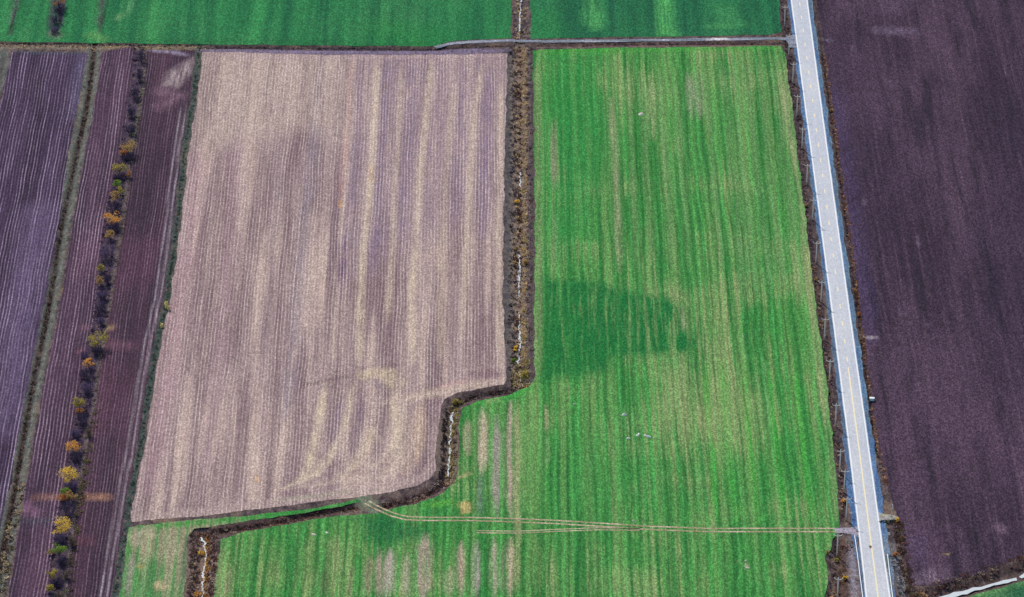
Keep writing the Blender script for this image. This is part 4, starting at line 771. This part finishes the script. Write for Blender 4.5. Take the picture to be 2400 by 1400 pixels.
def make_pole():
    t = empty('utility_pole', (0, 0, 0))
    mb = MB(); mb.tube([(0, 0, -.3), (0, 0, 5), (0, 0, POLE_H)], [.26, .22, .18], 10); mb.build('pole', M_POLE, t, True)
    mb = MB(); mb.tube([(-1.5, -.16, POLE_H - .05), (-1.25, -.16, POLE_H - .42), (-.6, -.16, POLE_H - .62), (0, -.16, POLE_H - .66), (.6, -.16, POLE_H - .62), (1.25, -.16, POLE_H - .42), (1.5, -.16, POLE_H - .05)], .12, 6); mb.build('crossarm', M_POLE, t, True)
    for x, z in ((-1.5, -.02), (1.5, -.02), (0, .0)):
        mb = MB(); mb.tube([(x, -.16 if x else 0, POLE_H + z), (x, -.16 if x else 0, POLE_H + z + .10), (x, -.16 if x else 0, POLE_H + z + .24)], [.06, .13, .07], 8); mb.build('insulator', M_INS, t, True)
    mb = MB(); mb.tube([(-.8, -.2, POLE_H - .58), (0, -.22, POLE_H - 1.5), (.8, -.2, POLE_H - .58)], .035, 5); mb.build('brace', M_STEEL, t)
    return t
proto = make_pole()
for i, (x, y) in enumerate(tops):
    p = P(x, y, POLE_H); r = proto
    if i:
        r = proto.copy(); col.objects.link(r)
        for ch in list(proto.children):
            c_ = ch.copy(); col.objects.link(c_); c_.parent = r
    r.location = (p[0], p[1], gz(p[0], p[1]))
    tag(r, where[i], 'utility pole', 'utility poles along the left verge'); r.rotation_euler = (random.uniform(-.012, .012), random.uniform(-.012, .012), random.uniform(-.12, .04))
t = tag(empty('marker_post', tuple(P(2089.5, 1211))), 'slim pale post with a small cap beside the short gravel drive right of the road', 'post')
mb = MB(); mb.tube([(0, 0, -.2), (0, 0, 3), (.12, 0, 5.6)], [.13, .12, .11], 8); mb.build('pole', M_POLE, t, True)
mb = MB(); mb.tube([(.12, 0, 5.6), (.12, 0, 5.66), (.12, 0, 5.74)], [.17, .17, .05], 8); mb.build('cap', M_INS, t)

# ------------------------------------------------------------------ guardrails, signs, box
M_RAIL = simple('pale_galvanised_rail', (240, 244, 248), .1, 1.2, .5, .35); M_PANEL = simple('white_sign_panel', (236, 242, 248), .06, 1.0, .5, .3)
def guardrail(pts, lab):
    W = resample(P2(pts), .5); o = W[0]; t = tag(empty('guardrail', (o[0], o[1], 0)), lab, 'guardrail', 'guardrails at the stream crossing')
    mb = MB(); prof = [(.10, .48), (.02, .56), (.10, .64), (.10, .70), (.02, .78), (.10, .86), (-.02, .88), (-.06, .46)]
    n = len(prof); vs = []
    for i in range(len(W)):
        d = W[min(i + 1, len(W) - 1)] - W[max(i - 1, 0)]; d /= np.linalg.norm(d); nn = np.array([d[1], -d[0]])
        dip = max(0, .4 - .25 * i) if i < 3 else 0
        for a, b in prof: vs.append((W[i][0] - o[0] + nn[0] * a * 1.6, W[i][1] - o[1] + nn[1] * a * 1.6, b - dip))
    fs = [(i * n + k, i * n + (k + 1) % n, (i + 1) * n + (k + 1) % n, (i + 1) * n + k) for i in range(len(W) - 1) for k in range(n)]
    mb.add(vs, fs + [tuple(range(n)), tuple(range((len(W) - 1) * n, len(W) * n))[::-1]]); mb.build('rail', M_RAIL, t)
    for i in range(2, len(W), 8):
        d = W[min(i + 1, len(W) - 1)] - W[i - 1]; a = math.atan2(d[1], d[0]); m_ = MB(); m_.box((W[i][0] - o[0], W[i][1] - o[1], .28), (.16, .2, 1.0), a); m_.build('post', M_STEEL, t)
    return t
guardrail([(2003, 1257), (2010, 1305), (2016, 1355), (2022, 1400), (2036, 1500)], 'long pale guardrail left of the road at the bottom edge')
guardrail([(2080, 1301), (2085, 1345), (2092, 1400), (2106, 1500)], 'shorter pale guardrail right of the road at the bottom edge')
def sign(px, py, outline, zc, lab, tilt=0.0, name='road_sign'):
    p = P(px, py, zc); g0 = gz(p[0], p[1]); t = tag(empty(name, (p[0], p[1], g0), random.uniform(-.1, .15)), lab, 'road sign')
    mb = MB(); mb.tube([(0, 0, -.2), (0, 0, zc - g0 + .3)], .06, 8); mb.build('post', M_STEEL, t)
    mb = MB(); mb.prism([(x * math.cos(tilt) - z * math.sin(tilt), x * math.sin(tilt) + z * math.cos(tilt)) for x, z in outline], .05, c=(0, -.1, zc - g0)); mb.build('panel', M_PANEL, t)
    return t
sign(1995, 1202.5, [(0, -.62), (.62, 0), (0, .62), (-.62, 0)], 2.0, 'white diamond sign on the left verge above the lower farm track')
sign(2083.5, 1251, [(.56 * math.cos(a), .6 * math.sin(a)) for a in np.linspace(0, 2 * math.pi, 17)[:-1]], 2.0, 'round white sign on the right verge below the short gravel drive')
sign(2007, 1351, [(-.65, -.45), (.6, -.4), (.65, .4), (-.5, .5)], 1.2, 'tilted pale rectangular sign just left of the long guardrail', .25)
t = tag(empty('utility_cabinet', tuple(P(2043.5, 939.5)), -.1), 'small pale blue box standing on the right verge against the purple field', 'cabinet')
M_CAB = simple('pale_blue_panel', (196, 226, 236), .06, 1, .5, .3); M_CABD = simple('dark_teal_base', (52, 70, 80), .2, 2, .7, .2)
mb = MB(); mb.box((0, 0, .75), (1.7, .8, 1.1)); mb.build('body', M_CAB, t)
mb = MB(); mb.prism([(-.98, 0), (.98, 0), (.9, .12), (-.9, .12)], 1.0, c=(0, 0, 1.305)); mb.build('lid', M_PANEL, t)
mb = MB(); mb.box((0, 0, .09), (2.3, 1.2, .2)); mb.build('base', M_CABD, t)
for sx in (-.42, .42):
    mb = MB(); mb.box((sx, -.42, .75), (.76, .04, .95)); mb.build('door', M_CAB, t)
for sx in (-1.02, 1.02):
    mb = MB(); mb.box((sx, 0, .55), (.3, .7, .7)); mb.build('side_vent', M_CABD, t)

# ------------------------------------------------------------------ small heaps lying in the green field
def heap(px, py, r, h, c, lab, name='white_heap', grp='white heaps in the green field'):
    r *= 1.3; h *= .8; mb = MB(); n = 12; rings = [(1.0, 0), (.85, .28), (.55, .62), (.25, .88)]; vs = []
    ph = random.uniform(0, 6); ox, oy = random.uniform(-.2, .2) * r, random.uniform(-.15, .15) * r
    for q, z in rings:
        for k in range(n):
            a = 2 * math.pi * k / n; rr_ = r * q * (1 + .22 * math.sin(2 * a + ph) + .12 * math.sin(5 * a + ph * 2) + random.uniform(-.06, .06)); vs.append((rr_ * math.cos(a) + ox * z, rr_ * math.sin(a) * .8 + oy * z, h * z * (1 + random.uniform(-.08, .08)) - (.03 if z == 0 else 0)))
    vs.append((ox, oy, h)); fs = [(i * n + k, i * n + (k + 1) % n, (i + 1) * n + (k + 1) % n, (i + 1) * n + k) for i in range(3) for k in range(n)] + [(3 * n + k, 3 * n + (k + 1) % n, 4 * n) for k in range(n)]
    mb.add(vs, fs); p = P(px, py, h * .4); o = mb.build(name, c); o.location = (p[0], p[1], .065); return tag(o, lab, 'heap', grp)
M_HEAP = simple('white_cover', (252, 250, 252), .12, 2.5, .6, .3); M_HEAPP = simple('pinkish_cover', (226, 204, 204), .2, 2.5, .7, .2)
heap(1463, 971.5, .62, 1.1, M_HEAP, 'lone white heap above the loose row of small white heaps'); heap(1473, 1027, .5, .65, M_HEAP, 'leftmost and lowest small white heap of the loose row')
heap(1493.5, 1020.5, .46, .55, M_HEAP, 'front heap of the close left pair in the loose row'); heap(1497.5, 1017, .46, .6, M_HEAP, 'rear heap of the close left pair in the loose row')
heap(1513, 1021, .5, .8, M_HEAP, 'left heap of the rightmost white pair'); heap(1521, 1023, .6, .9, M_HEAP, 'right heap of the rightmost white pair')
heap(1502, 267, .95, .6, M_HEAPP, 'lone low pinkish-white heap high up in the bright green field'); heap(735, 1252.5, .62, .4, M_HEAPP, 'pinkish heap in the grass below the slanting ditch, the left one'); heap(766, 1248.5, .5, .3, M_HEAPP, 'fainter pinkish heap right of the other below the slanting ditch')
heap(1485, 1220, .4, .5, M_HEAPP, 'small pink heap just above the long farm track'); heap(1741, 788, .35, .4, M_HEAPP, 'tiny pink heap right of the dark green patch'); heap(1346, 947, .35, .4, M_HEAPP, 'tiny pink heap below the dark green patch')
heap(1748, 1314, .4, .4, M_HEAPP, 'upper pink heap of two right of centre near the bottom edge'); heap(1752, 1331, .45, .35, M_HEAPP, 'lower pink heap of two right of centre near the bottom edge')
